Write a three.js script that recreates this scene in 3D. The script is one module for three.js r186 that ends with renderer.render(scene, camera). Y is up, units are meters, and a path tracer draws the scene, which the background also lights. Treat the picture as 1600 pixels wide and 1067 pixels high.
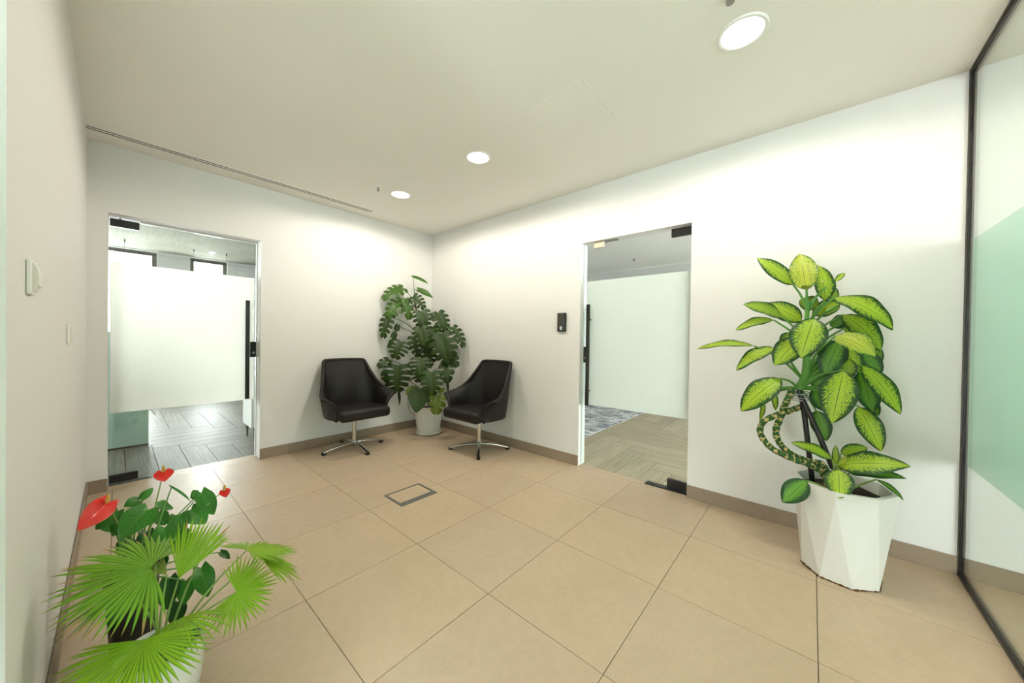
import * as THREE from 'three';
import { RoundedBoxGeometry } from 'three/addons/geometries/RoundedBoxGeometry.js';
import { mergeGeometries, mergeVertices, toCreasedNormals } from 'three/addons/utils/BufferGeometryUtils.js';
import { RectAreaLightUniformsLib } from 'three/addons/lights/RectAreaLightUniformsLib.js';
import { createNoise2D } from 'simplex-noise';

// ------------------------------------------------------------------ camera, sky, exposure
const scene = new THREE.Scene();
const camera = new THREE.PerspectiveCamera(2 * Math.atan(533.5 / 538.277) * 180 / Math.PI, 1600 / 1067, 0.02, 100);
camera.position.set(4.1269, 1.2349, 2.9708);
camera.quaternion.setFromRotationMatrix(new THREE.Matrix4().makeBasis(
  new THREE.Vector3(0.7543, 0.01444, -0.65637), new THREE.Vector3(-0.01641, 0.99986, 0.00314), new THREE.Vector3(0.65632, 0.00841, 0.75443)));
scene.add(camera);
scene.background = new THREE.Color().setRGB(1.0, 0.985, 1.01);
scene.backgroundIntensity = 29;
const renderer = new THREE.WebGLRenderer({ antialias: true });
renderer.toneMapping = THREE.LinearToneMapping;
renderer.toneMappingExposure = 0.63;
renderer.shadowMap.enabled = true;
RectAreaLightUniformsLib.init();
const LAMP_WARM = new THREE.Color().setRGB(1.0, 0.92, 0.79);
const LAMP_POWER = 7.8;

// ------------------------------------------------------------------ helpers
let seed = 7;
const rnd = () => { seed = (seed * 1664525 + 1013904223) >>> 0; return seed / 4294967296; };
const rr = (a, b) => a + (b - a) * rnd();
const V = (x, y, z) => new THREE.Vector3(x, y, z);
const noise = createNoise2D(rnd);
const clamp = (x, a = 0, b = 1) => Math.min(b, Math.max(a, x));
const smooth = (a, b, x) => { const t = clamp((x - a) / (b - a)); return t * t * (3 - 2 * t); };
const used = {};
function numbered(name) { const n = used[name] = (used[name] ?? -1) + 1; return n ? name + '_' + String(n).padStart(3, '0') : name; }
function shade(o) { o.castShadow = true; o.receiveShadow = true; return o; }
function obj(name, geometry, material, parent) {
  const m = shade(new THREE.Mesh(Array.isArray(geometry) ? merge(geometry) : geometry, material));
  m.name = parent ? name : numbered(name);
  (parent ?? scene).add(m);
  return m;
}
function merge(list) {
  const plain = list.map((g) => { const h = g.index ? g.toNonIndexed() : g.clone(); for (const k of Object.keys(h.attributes)) if (!['position', 'normal', 'uv'].includes(k)) h.deleteAttribute(k); return h; });
  return mergeGeometries(plain);
}
function tag(o, label, category, group, kind) { o.userData.label = label; o.userData.category = category; if (group) o.userData.group = group; if (kind) o.userData.kind = kind; return o; }
function thing(name, label, category, at = [0, 0, 0], group) {
  const g = new THREE.Group(); g.name = numbered(name); g.position.set(...at); scene.add(g);
  return tag(g, label, category, group);
}
function structure(o, label, category) { return tag(o, label, category, undefined, 'structure'); }
const bx = (x0, x1, y0, y1, z0, z1) => { const g = new THREE.BoxGeometry(x1 - x0, y1 - y0, z1 - z0); g.translate((x0 + x1) / 2, (y0 + y1) / 2, (z0 + z1) / 2); return metric(g); };
const rb = (x0, x1, y0, y1, z0, z1, r, s = 2) => { const g = new RoundedBoxGeometry(x1 - x0, y1 - y0, z1 - z0, s, r); g.translate((x0 + x1) / 2, (y0 + y1) / 2, (z0 + z1) / 2); return g; };
function metric(g) {            // uv in metres from the face's two axes
  const p = g.attributes.position, n = g.attributes.normal, uv = g.attributes.uv;
  for (let i = 0; i < p.count; i++) {
    const ax = Math.abs(n.getX(i)), ay = Math.abs(n.getY(i));
    if (ay > 0.5) uv.setXY(i, p.getX(i), p.getZ(i)); else if (ax > 0.5) uv.setXY(i, p.getZ(i), p.getY(i)); else uv.setXY(i, p.getX(i), p.getY(i));
  }
  return g;
}
const cyl = (x, y0, y1, z, r0, r1 = r0, n = 24) => { const g = new THREE.CylinderGeometry(r1, r0, y1 - y0, n); g.translate(x, (y0 + y1) / 2, z); return g; };
const tube = (pts, r, n = 8, seg = 16) => new THREE.TubeGeometry(new THREE.CatmullRomCurve3(pts.map((p) => Array.isArray(p) ? V(...p) : p)), seg, r, n, false);
const lathe = (pts, n = 40) => new THREE.LatheGeometry(pts.map(([x, y]) => new THREE.Vector2(x, y)), n);
function taper(g, f) {           // shrink a TubeGeometry's rings along its length
  const { path, tubularSegments: ts, radialSegments: rs } = g.parameters, p = g.attributes.position, v = new THREE.Vector3();
  for (let i = 0; i <= ts; i++) { const c = path.getPointAt(i / ts), k = f(i / ts); for (let j = 0; j <= rs; j++) { const q = i * (rs + 1) + j; v.fromBufferAttribute(p, q).sub(c).multiplyScalar(k).add(c); p.setXYZ(q, v.x, v.y, v.z); } }
  g.computeVertexNormals();
  return g;
}
function grid(nu, nv, f) {       // f(u, v) -> [x, y, z]; u, v in 0..1
  const pos = [], uv = [], idx = [];
  for (let j = 0; j <= nv; j++) for (let i = 0; i <= nu; i++) { pos.push(...f(i / nu, j / nv)); uv.push(i / nu, j / nv); }
  for (let j = 0; j < nv; j++) for (let i = 0; i < nu; i++) { const a = j * (nu + 1) + i, b = a + 1, c = a + nu + 1, d = c + 1; idx.push(a, b, d, a, d, c); }
  const g = new THREE.BufferGeometry();
  g.setAttribute('position', new THREE.Float32BufferAttribute(pos, 3)); g.setAttribute('uv', new THREE.Float32BufferAttribute(uv, 2)); g.setIndex(idx);
  g.computeVertexNormals();
  return g;
}
function texture(w, h, f, srgb = true, repeat) {   // f(u, v) -> [r, g, b] 0..255 or a number
  const d = new Uint8Array(w * h * 4);
  for (let y = 0; y < h; y++) for (let x = 0; x < w; x++) {
    const c = f(x / w, y / h), o = (y * w + x) * 4;
    if (typeof c === 'number') d[o] = d[o + 1] = d[o + 2] = clamp(c, 0, 255); else { d[o] = clamp(c[0], 0, 255); d[o + 1] = clamp(c[1], 0, 255); d[o + 2] = clamp(c[2], 0, 255); }
    d[o + 3] = 255;
  }
  const t = new THREE.DataTexture(d, w, h, THREE.RGBAFormat);
  t.magFilter = THREE.LinearFilter; t.minFilter = THREE.LinearMipmapLinearFilter; t.generateMipmaps = true; t.wrapS = t.wrapT = THREE.RepeatWrapping;
  if (srgb) t.colorSpace = THREE.SRGBColorSpace;
  if (repeat) t.repeat.set(...repeat);
  t.needsUpdate = true;
  return t;
}
const wrapNoise = (u, v, f, o = 0) => {  // seamless noise over the unit square
  const a = noise(u * f + o, v * f), b = noise((u - 1) * f + o, v * f), c = noise(u * f + o, (v - 1) * f), d = noise((u - 1) * f + o, (v - 1) * f);
  const l = (p, q, t) => p + (q - p) * t, s = smooth(0, 1, u), t = smooth(0, 1, v);
  return l(l(a, b, s), l(c, d, s), t);
};
const std = (o) => new THREE.MeshStandardMaterial(o), phy = (o) => new THREE.MeshPhysicalMaterial(o);
const lin = (r, g, b) => new THREE.Color().setRGB(r, g, b);

// ------------------------------------------------------------------ materials
const paintBump = texture(256, 256, (u, v) => 128 + 50 * wrapNoise(u, v, 40) + 40 * wrapNoise(u, v, 90, 9), false, [2, 2]);
const M = {
  wall: std({ color: lin(0.775, 0.77, 0.755), roughness: 0.62, bumpMap: paintBump, bumpScale: 0.0006 }),
  ceiling: std({ color: lin(0.92, 0.90, 0.85), roughness: 0.85, bumpMap: paintBump, bumpScale: 0.0004 }),
  whitePlastic: std({ color: lin(0.9, 0.9, 0.88), roughness: 0.35 }),
  black: std({ color: lin(0.012, 0.012, 0.012), roughness: 0.35 }),
  blackMetal: std({ color: lin(0.02, 0.021, 0.02), roughness: 0.32, metalness: 0.3 }),
  matteBlack: std({ color: lin(0.006, 0.006, 0.006), roughness: 1 }),
  grout: std({ color: lin(0.10, 0.085, 0.065), roughness: 0.9 }),
  greyGrout: std({ color: lin(0.09, 0.09, 0.085), roughness: 0.9 }),
  chrome: std({ color: lin(0.62, 0.61, 0.58), roughness: 0.2, metalness: 1 }),
  steel: std({ color: lin(0.30, 0.31, 0.29), roughness: 0.38, metalness: 0.9 }),
  glass: phy({ color: lin(0.955, 0.985, 0.972), roughness: 0, transmission: 1, thickness: 0, ior: 1.5 }),
  glassPart: phy({ color: lin(0.93, 0.975, 0.955), roughness: 0, transmission: 1, thickness: 0, ior: 1.5 }),
  soil: std({ color: lin(0.035, 0.025, 0.018), roughness: 1 }),
  potWhite: phy({ color: lin(0.74, 0.74, 0.70), roughness: 0.3, clearcoat: 0.4, clearcoatRoughness: 0.15 }),
};
const filmBump = texture(512, 512, (u, v) => 128 + 60 * wrapNoise(u * 1, v, 18) + 50 * wrapNoise(u, v, 45, 5), false, [1.2, 2.2]);
M.film = phy({ color: lin(0.875, 0.85, 0.77), roughness: 1, transmission: 0.76, thickness: 0, bumpMap: filmBump, bumpScale: 0.0016 });
M.filmGreen = phy({ color: lin(0.70, 0.75, 0.69), roughness: 1, transmission: 0.6, thickness: 0, bumpMap: filmBump, bumpScale: 0.0012 });
M.filmTeal = phy({ color: lin(0.36, 0.66, 0.55), roughness: 0.97, transmission: 0.62, thickness: 0 });
const tileMaps = [0, 1, 2].map((k) => texture(256, 256, (u, v) => {
  const n = 2.5 * wrapNoise(u, v, 3, k * 31) + 3 * wrapNoise(u, v, 14, k * 17) + 4 * wrapNoise(u, v, 70, k * 11);
  return [186 + n + k * 1.5, 165 + n + k * 1.2, 141 + n];
}));
const tileRough = texture(256, 256, (u, v) => 150 + 16 * wrapNoise(u, v, 5) + 10 * wrapNoise(u, v, 40), false);
M.tiles = tileMaps.map((map) => std({ map, roughness: 0.62, roughnessMap: tileRough }));
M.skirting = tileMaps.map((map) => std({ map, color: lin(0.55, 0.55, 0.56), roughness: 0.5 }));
const plankMap = (k, c) => texture(128, 512, (u, v) => {
  const s = 13 * noise(u * 7 + k * 7, v * 1.6) + 12 * noise(u * 30 + k * 3, v * 3.2) + 6 * noise(u * 80, v * 9 + k), d = noise(u * 24 + 50 * k, v * 2) > 0.62 ? -22 : 0;
  return [c[0] + s + d, c[1] + s + d, c[2] + s * 0.9 + d];
});
M.planksGrey = [0, 1, 2].map((k) => std({ map: plankMap(k, [96 + 5 * k, 92 + 5 * k, 84 + 4 * k]), roughness: 0.5 }));
M.planksOak = [3, 4, 5].map((k) => std({ map: plankMap(k, [176 + 7 * (k - 4), 164 + 7 * (k - 4), 140 + 7 * (k - 4)]), roughness: 0.42 }));
M.boards = std({ map: texture(512, 512, (u, v) => { const s = 9 * wrapNoise(u, v, 3) + 7 * noise(u * 2, v * 60) + 5 * noise(u * 5, v * 130); return [128 + s, 126 + s, 112 + s]; }, true, [0.5, 0.5]), roughness: 0.85 });
M.carpet = std({ map: texture(512, 512, (u, v) => {
  const a = noise(u * 9, v * 46) + 0.7 * noise(u * 30, v * 90) + 0.5 * noise(u * 4, v * 6 + 9), q = noise(Math.floor(u * 26) * 3.1, Math.floor(v * 70) * 1.7);
  const t = clamp(0.62 + 0.38 * a + 0.25 * q);
  return [84 + 160 * t, 88 + 158 * t, 104 + 142 * t];
}, true, [0.9, 0.9]), roughness: 1 });
const leatherBump = texture(512, 512, (u, v) => 128 + 45 * wrapNoise(u, v, 60) + 45 * wrapNoise(u, v, 120, 4) + 20 * wrapNoise(u, v, 8, 2), false, [3, 3]);
M.leather = phy({ color: lin(0.0065, 0.006, 0.0052), roughness: 0.46, specularIntensity: 0.75, bumpMap: leatherBump, bumpScale: 0.0012 });

// ------------------------------------------------------------------ the building: main hall x 0..4.743, z 0..3.118, ceiling 2.693
const LX = 4.743, LZ = 3.118, H = 2.693, T = 0.6, GX = -0.034, GZ = -0.014;
const floor = structure(obj('floor', bx(-4.9, 8.5, -0.14, -0.012, -4.3, 6.4), M.grout), 'beige grey square tile floor of the bright lobby', 'floor');
const tileGeo = {};
function layTile(x0, x1, z0, z1, mats, parent, name = 'tile', gap = 0.0014) {
  const w = +(x1 - x0).toFixed(3), d = +(z1 - z0).toFixed(3);
  if (w < 0.02 || d < 0.02) return;
  const key = w + 'x' + d;
  const g = tileGeo[key] ??= (() => { const b = new THREE.BoxGeometry(w - 2 * gap, 0.012, d - 2 * gap); b.translate(0, -0.006, 0); return metric(b); })();
  const m = shade(new THREE.Mesh(g, mats[Math.floor(rnd() * mats.length)])); m.name = name; m.position.set((x0 + x1) / 2, 0, (z0 + z1) / 2); parent.add(m);
}
const zones = [[0, LX, 0, LZ], [2.889, LX, LZ, 6], [LX, 8.2, 0, 6]];
for (const [a, b, c, d] of zones) for (let i = -1; i < 15; i++) for (let j = -1; j < 11; j++) {
  const x0 = Math.max(a, GX + i * T), x1 = Math.min(b, GX + (i + 1) * T), z0 = Math.max(c, GZ + j * T), z1 = Math.min(d, GZ + (j + 1) * T);
  if (x1 > x0 && z1 > z0) layTile(x0, x1, z0, z1, M.tiles, floor);
}
layTile(-0.2, 0, 2.03, 3.013, M.tiles, floor, 'threshold');      // under the two door leaves
layTile(2.42, 3.40, -0.075, 0, M.tiles, floor, 'threshold');
function herringbone(parent, x0, x1, z0, z1, toXZ, mats) {       // planks 0.2 x 1.2
  const W = 0.2, n = 6;
  const put = (u0, u1, v0, v1) => {
    const [xa, za] = toXZ(u0 * W, v0 * W), [xb, zb] = toXZ(u1 * W, v1 * W);
    const px0 = Math.max(x0, Math.min(xa, xb)), px1 = Math.min(x1, Math.max(xa, xb)), pz0 = Math.max(z0, Math.min(za, zb)), pz1 = Math.min(z1, Math.max(za, zb));
    if (px1 - px0 < 0.03 || pz1 - pz0 < 0.03) return;
    const along = Math.abs(xb - xa) > Math.abs(zb - za), w = px1 - px0, d = pz1 - pz0, gap = 0.0022;
    const key = 'p' + along + w.toFixed(3) + d.toFixed(3);
    const g = tileGeo[key] ??= (() => {
      const b = new THREE.BoxGeometry(w - 2 * gap, 0.012, d - 2 * gap), p = b.attributes.position, uv = b.attributes.uv;
      for (let i = 0; i < p.count; i++) uv.setXY(i, (along ? p.getZ(i) : p.getX(i)) / 0.2 + 0.5, (along ? p.getX(i) : p.getZ(i)) / 1.2 + 0.5);
      b.translate(0, -0.006, 0);
      return b;
    })();
    const m = shade(new THREE.Mesh(g, mats[Math.floor(rnd() * mats.length)])); m.name = 'plank'; m.position.set((px0 + px1) / 2, 0, (pz0 + pz1) / 2); parent.add(m);
  };
  for (let t = -60; t < 60; t++) for (let m = -6; m < 7; m++) { put(t + 2 * n * m, t + 2 * n * m + n, t, t + 1); put(t + 2 * n * m, t + 2 * n * m + 1, t - 2 * n + 1, t - n + 1); }
}
const officeFloor = structure(obj('floor', bx(-4.6, -0.2, -0.0125, -0.0115, 0.0, 5.2), M.greyGrout), 'grey wood-look plank floor beyond the frosted door by the red flowers', 'floor');
herringbone(officeFloor, -4.6, -0.2, 0.0, 5.2, (u, v) => [-(u - 0.02), v + 0.11], M.planksGrey);
const meetingFloor = structure(obj('floor', bx(-0.6, 5.2, -0.0125, -0.0115, -3.92, -0.075), M.greyGrout), 'pale oak-look herringbone floor beyond the door near the black wall reader', 'floor');
herringbone(meetingFloor, -0.6, 5.2, -3.92, -0.075, (u, v) => [u + 0.17, v - 1.01], M.planksOak);

structure(obj('ceiling', bx(-4.9, 8.5, H, H + 0.16, -4.3, 6.4), M.ceiling), 'plain cream painted ceiling', 'ceiling');
structure(obj('ceiling', [bx(-4.6, -0.2, H - 0.02, H - 0.002, 0.0, 5.2)], M.boards), 'grey board ceiling beyond the frosted door', 'ceiling');
// walls, each 0.2 m thick, with real openings
structure(obj('wall_back', [bx(-0.2, 0, 2.17, H, 2.03, 3.013), bx(-0.2, 0, 0, H, 0, 2.03), bx(-0.2, 0, 0, H, 3.013, 5.2)], M.wall), 'white wall with the doorway behind the red flowers', 'wall');
structure(obj('wall_right', [bx(2.42, 3.40, 2.17, H, -0.12, 0), bx(-4.8, 2.42, 0, H, -0.12, 0), bx(3.40, 8.4, 0, H, -0.12, 0)], M.wall), 'white wall with the doorway beside the tall yellow-green plant', 'wall');
structure(obj('wall_left', [bx(0, 2.889, 0, H, LZ, LZ + 0.2), bx(2.689, 2.889, 0, H, LZ + 0.2, 6)], M.wall), 'cream wall with two white switches', 'wall');
structure(obj('wall_far', [bx(-4.8, -4.6, 0, 0.3, 0, 5.2), bx(-4.8, -4.6, 2.66, H, 0, 5.2), bx(-4.8, -4.6, 0.3, 2.66, 0, 1.53), bx(-4.8, -4.6, 0.3, 2.66, 2.07, 2.5), bx(-4.8, -4.6, 0.3, 2.66, 4.7, 5.2), bx(-4.8, -2.6, 0, H, 5.2, 5.4), bx(-0.9, 2.7, 0, H, 5.2, 5.4), bx(-2.6, -0.9, 0, 0.7, 5.2, 5.4), bx(-2.6, -0.9, 2.5, H, 5.2, 5.4)], M.wall), 'office wall with bright windows beyond the frosted door', 'wall');
structure(obj('wall_rear', [bx(-0.8, -0.6, 0, H, -4.12, -0.12), bx(-0.6, 5.4, 0, H, -4.12, -3.92), bx(5.2, 5.4, 0, 0.3, -3.92, -0.12), bx(5.2, 5.4, 2.5, H, -3.92, -0.12), bx(5.2, 5.4, 0.3, 2.5, -0.5, -0.12), bx(5.2, 5.4, 0.3, 2.5, -3.92, -3.7)], M.wall), 'plain walls of the room behind the door with the wall reader', 'wall');
structure(obj('trim_1', bx(-0.6, 5.2, H - 0.03, H, -3.92, -3.90), M.ceiling), 'pale strip where ceiling meets wall behind the glass door', 'trim');
structure(obj('wall_side', [bx(8.2, 8.4, 0, 0.3, 0, 6), bx(8.2, 8.4, 2.6, H, 0, 6), bx(8.2, 8.4, 0.3, 2.6, 0, 2.8), bx(8.2, 8.4, 0.3, 2.6, 5.8, 6), bx(2.689, 3.1, 0, H, 6, 6.2), bx(3.8, 8.4, 0, H, 6, 6.2), bx(3.1, 3.8, 2.3, H, 6, 6.2)], M.wall), 'walls of the space beyond the glass partition', 'wall');

// skirting of tile pieces
function skirting(name, label, x0, x1, z0, z1) {
  const alongX = x1 - x0 > z1 - z0, root = structure(obj(name, bx(x0, x1, 0.0, 0.094, z0, z1), M.skirting[0]), label, 'baseboard');
  const e = 0.004;
  for (let a = alongX ? x0 : z0; a < (alongX ? x1 : z1) - 0.01;) {
    const next = (Math.floor((a - (alongX ? GX : GZ) + 1e-4) / T) + 1) * T + (alongX ? GX : GZ), b = Math.min(alongX ? x1 : z1, next);
    const g = alongX ? bx(a + 0.001, b - 0.001, 0.0005, 0.1, z0, z1 + (z0 < 1.5 ? e : 0)) : bx(x0, x1 + e, 0.0005, 0.1, a + 0.001, b - 0.001);
    if (alongX && z0 > 1.5) g.translate(0, 0, -e);
    obj('skirting_tile', g, M.skirting[Math.floor(rnd() * 3)], root);
    a = b;
  }
}
skirting('baseboard_back', 'taupe tile skirting under the chair by the frosted door', 0, 0.008, 0.012, 2.03);
skirting('baseboard_back', 'short piece of taupe skirting between door frame and cream wall', 0, 0.008, 3.013, LZ);
skirting('baseboard_right', 'taupe tile skirting from the corner to the door near the reader', 0, 2.42, 0, 0.008);
skirting('baseboard_right', 'taupe tile skirting behind the white faceted planter', 3.40, LX - 0.008, 0, 0.008);
skirting('baseboard_right', 'taupe skirting seen through the glass partition', LX + 0.017, 8.2, 0, 0.008);
skirting('baseboard_left', 'taupe tile skirting along the cream wall behind the flowers', 0.012, 2.889, LZ - 0.008, LZ);

// door leaves of glass with a frosted band, patch fittings, bar pulls and a lock
function slab(name, axis, at, thick, a0, a1, y0, y1, material, parent) {   // axis 'x': lies across x at `at`
  return obj(name, axis === 'x' ? bx(at - thick / 2, at + thick / 2, y0, y1, a0, a1) : bx(a0, a1, y0, y1, at - thick / 2, at + thick / 2), material, parent);
}
function sheet(name, axis, at, a0, a1, y0, y1, material, parent) {
  const g = new THREE.PlaneGeometry(a1 - a0, y1 - y0, 1, 1);
  const uv = g.attributes.uv; for (let i = 0; i < uv.count; i++) uv.setXY(i, uv.getX(i) * (a1 - a0), uv.getY(i) * (y1 - y0));
  if (axis === 'x') g.rotateY(Math.PI / 2);
  g.translate(axis === 'x' ? at : (a0 + a1) / 2, (y0 + y1) / 2, axis === 'x' ? (a0 + a1) / 2 : at);
  const m = obj(name, g, material, parent); m.material.side = THREE.DoubleSide;
  return m;
}
function pull(axis, at, side, a, parent) {
  const o = at + side * 0.055, g = axis === 'x'
    ? [rb(o - 0.011, o + 0.011, 0.60, 1.575, a - 0.016, a + 0.016, 0.003)] : [rb(a - 0.016, a + 0.016, 0.60, 1.575, o - 0.011, o + 0.011, 0.003)];
  const h = obj('pull_handle', g, M.blackMetal, parent);
  for (const y of [0.74, 1.43]) { const c = new THREE.CylinderGeometry(0.008, 0.008, 0.05, 12); c.rotateX(axis === 'x' ? 0 : Math.PI / 2); if (axis === 'x') c.rotateZ(Math.PI / 2); c.translate(axis === 'x' ? at + side * 0.03 : a, y, axis === 'x' ? a : at + side * 0.03); obj('standoff', c, M.blackMetal, h); }
  return h;
}
{
  const gx = -0.15, d = new THREE.Group(); d.name = 'door_1'; scene.add(d);
  structure(d, 'frosted glass door glowing with daylight behind the red flowers', 'door');
  slab('glass_leaf', 'x', gx, 0.01, 2.04, 3.005, 0.008, 2.155, M.glass, d);
  sheet('frosted_film', 'x', gx + 0.007, 2.052, 3.003, 0.583, 1.808, M.film, d);
  obj('patch_fitting', rb(gx - 0.016, gx + 0.016, 2.095, 2.158, 2.845, 3.006, 0.004), M.blackMetal, d);
  obj('patch_fitting', rb(gx - 0.016, gx + 0.016, 0.012, 0.078, 2.845, 3.006, 0.004), M.blackMetal, d);
  obj('pivot', cyl(gx, 2.15, 2.169, 2.95, 0.008), M.steel, d);
  obj('floor_spring_plate', bx(gx - 0.03, gx + 0.03, 0.0, 0.004, 2.76, 3.008), M.black, d);
  pull('x', gx, 1, 2.115, d); pull('x', gx, -1, 2.115, d);
  const lock = obj('lock_case', rb(gx - 0.018, gx + 0.018, 1.01, 1.165, 2.036, 2.085, 0.003), M.blackMetal, d);
  const cl = new THREE.CylinderGeometry(0.011, 0.011, 0.006, 16); cl.rotateZ(Math.PI / 2); cl.translate(gx + 0.02, 1.055, 2.058); obj('cylinder_lock', cl, M.steel, lock);
  obj('door_seal', [bx(gx - 0.02, gx + 0.02, 2.158, 2.17, 2.032, 2.84), bx(gx - 0.02, gx + 0.02, 0.012, 2.155, 2.03, 2.036)], M.wall, d);
}
{
  const gz = -0.07, d = new THREE.Group(); d.name = 'door_2'; scene.add(d);
  structure(d, 'glass door with a pale green frosted band beside the tall yellow-green plant', 'door');
  slab('glass_leaf', 'z', gz, 0.01, 2.435, 3.392, 0.008, 2.155, M.glass, d);
  sheet('frosted_film', 'z', gz + 0.007, 2.455, 3.385, 0.602, 1.803, M.filmGreen, d);
  obj('patch_fitting', rb(3.232, 3.394, 2.095, 2.162, gz - 0.016, gz + 0.016, 0.004), M.blackMetal, d);
  obj('patch_fitting', rb(3.232, 3.394, 0.012, 0.085, gz - 0.016, gz + 0.016, 0.004), M.blackMetal, d);
  obj('pivot', cyl(3.33, 2.155, 2.169, gz, 0.008), M.steel, d);
  obj('floor_spring_plate', rb(3.06, 3.395, 0.0, 0.006, gz - 0.03, gz + 0.045, 0.002), M.black, d);
  pull('z', gz, 1, 2.497, d); pull('z', gz, -1, 2.497, d);
  const lock = obj('lock_case', rb(2.431, 2.478, 1.01, 1.165, gz - 0.018, gz + 0.018, 0.003), M.blackMetal, d);
  const cl = new THREE.CylinderGeometry(0.011, 0.011, 0.006, 16); cl.rotateX(Math.PI / 2); cl.translate(2.455, 1.055, gz + 0.02); obj('cylinder_lock', cl, M.steel, lock);
  const keep = obj('strike_box', rb(2.535, 2.63, 2.112, 2.168, gz + 0.002, gz + 0.034, 0.003), std({ color: lin(0.62, 0.55, 0.42), roughness: 0.4 }), d);
  obj('strike_plate', bx(2.55, 2.76, 2.163, 2.1699, gz - 0.02, gz + 0.02), M.steel, keep);
  obj('door_seal', [bx(2.42, 2.43, 0.012, 2.165, gz - 0.02, gz + 0.02)], std({ color: lin(0.72, 0.80, 0.76), roughness: 0.3 }), d);
}
M.bronze = std({ color: lin(0.10, 0.095, 0.08), roughness: 0.45, metalness: 0.3 });
// glass partition: black frame, clear glass with a teal frosted band
{
  const d = new THREE.Group(); d.name = 'window_1'; scene.add(d);
  structure(d, 'black framed glass partition with a teal frosted band', 'glass partition');
  const fr = obj('frame', [bx(LX - 0.003, LX + 0.015, 0, H, 0.0, 0.02), bx(LX - 0.003, LX + 0.015, 0, 0.028, 0.02, 6), bx(LX - 0.003, LX + 0.015, H - 0.028, H, 0.02, 6)], M.black, d);
  obj('frame_lip', [bx(LX - 0.008, LX - 0.003, 0, H, 0.0, 0.009), bx(LX - 0.008, LX - 0.003, 0, 0.009, 0.009, 6), bx(LX - 0.008, LX - 0.003, H - 0.009, H, 0.009, 6)], M.bronze, fr);
  for (const [a, b] of [[0.02, 2.0], [2.004, 4.0], [4.004, 6]]) {
    slab('pane', 'x', LX + 0.006, 0.01, a, b, 0.028, H - 0.028, M.glassPart, d);
    sheet('frosted_film', 'x', LX + 0.0135, a, b, 0.60, 1.793, M.filmTeal, d);
  }
}
// windows of the neighbouring rooms
function plainWindow(name, label, axis, at, a0, a1, y0, y1, mullions) {
  const d = new THREE.Group(); d.name = name; scene.add(d); structure(d, label, 'window');
  const f = 0.06, B = (p, q, r, s) => axis === 'x' ? bx(at - 0.03, at + 0.03, r, s, p, q) : bx(p, q, r, s, at - 0.03, at + 0.03);
  obj('window_frame', [B(a0, a1, y0, y0 + f), B(a0, a1, y1 - f, y1), B(a0, a0 + f, y0 + f, y1 - f), B(a1 - f, a1, y0 + f, y1 - f), ...mullions.map((m) => B(m - 0.02, m + 0.02, y0 + f, y1 - f))], M.bronze, d);
  const cuts = [a0 + f, ...mullions, a1 - f];
  for (let i = 0; i + 1 < cuts.length; i++) slab('pane', axis, at, 0.008, cuts[i], cuts[i + 1], y0 + f, y1 - f, M.glass, d);
}
plainWindow('window_2', 'wide bright office window seen above the frosted band', 'x', -4.7, 2.5, 4.7, 0.3, 2.66, [3.6]);
plainWindow('window_3', 'narrow bright office window right of the wide one', 'x', -4.7, 1.53, 2.07, 0.3, 2.66, []);
plainWindow('window_7', 'side window of the office', 'z', 5.3, -2.6, -0.9, 0.7, 2.5, [-1.75]);
plainWindow('window_4', 'window of the carpeted room', 'x', 5.3, -3.7, -0.5, 0.3, 2.5, [-2.6, -1.55]);
plainWindow('window_5', 'window beyond the glass partition', 'x', 8.3, 2.8, 5.8, 0.3, 2.6, [4.3]);
plainWindow('window_6', 'glazed entrance behind the viewpoint', 'z', 6.1, 3.1, 3.8, 0.0, 2.3, []);

// ------------------------------------------------------------------ ceiling fittings
function downlight(x, z, label) {
  const d = thing('downlight', label, 'ceiling light', [x, H, z], 'round recessed downlights');
  obj('trim_ring', lathe([[0.086, -0.001], [0.088, -0.006], [0.098, -0.007], [0.103, -0.004], [0.104, 0.0]], 48), M.whitePlastic, d);
  const disc = new THREE.CylinderGeometry(0.087, 0.087, 0.003, 48); disc.translate(0, -0.0015, 0);
  obj('light_diffuser', disc, std({ color: lin(0.9, 0.9, 0.9), emissive: LAMP_WARM, emissiveIntensity: 6 }), d);
  const l = new THREE.SpotLight(LAMP_WARM, LAMP_POWER, 0, Math.PI * 0.495, 0.15, 2);
  l.position.set(0, -0.02, 0); l.target.position.set(0, -1, 0); l.castShadow = true; l.shadow.radius = 4; d.add(l, l.target);
}
downlight(3.856, 1.037, 'large bright round downlight nearest the glass partition');
downlight(2.071, 1.057, 'round downlight in the middle of the ceiling row');
downlight(6.6, 1.5, 'round downlight beyond the glass partition');
downlight(0.927, 1.063, 'round downlight beside the sprinkler near the corner');
function sprinkler(x, z, label) {
  const d = thing('sprinkler', label, 'sprinkler', [x, H, z]);
  obj('escutcheon', lathe([[0.0, -0.004], [0.03, -0.004], [0.036, 0]], 24), M.whitePlastic, d);
  obj('body', lathe([[0.0, -0.03], [0.006, -0.03], [0.008, -0.012], [0.011, -0.004]], 12), M.steel, d);
  const df = obj('deflector', cyl(0, -0.033, -0.03, 0, 0.016), M.steel, d);
  for (let k = 0; k < 2; k++) obj('arm', tube([[(k ? 1 : -1) * 0.008, -0.006, 0], [(k ? 1 : -1) * 0.013, -0.018, 0], [(k ? 1 : -1) * 0.004, -0.03, 0]], 0.002, 6, 8), M.steel, df);
}
sprinkler(0.905, 1.293, 'small sprinkler head beside the downlight nearest the corner');
sprinkler(3.845, 1.28, 'sprinkler head at the top edge above the largest downlight');
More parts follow.
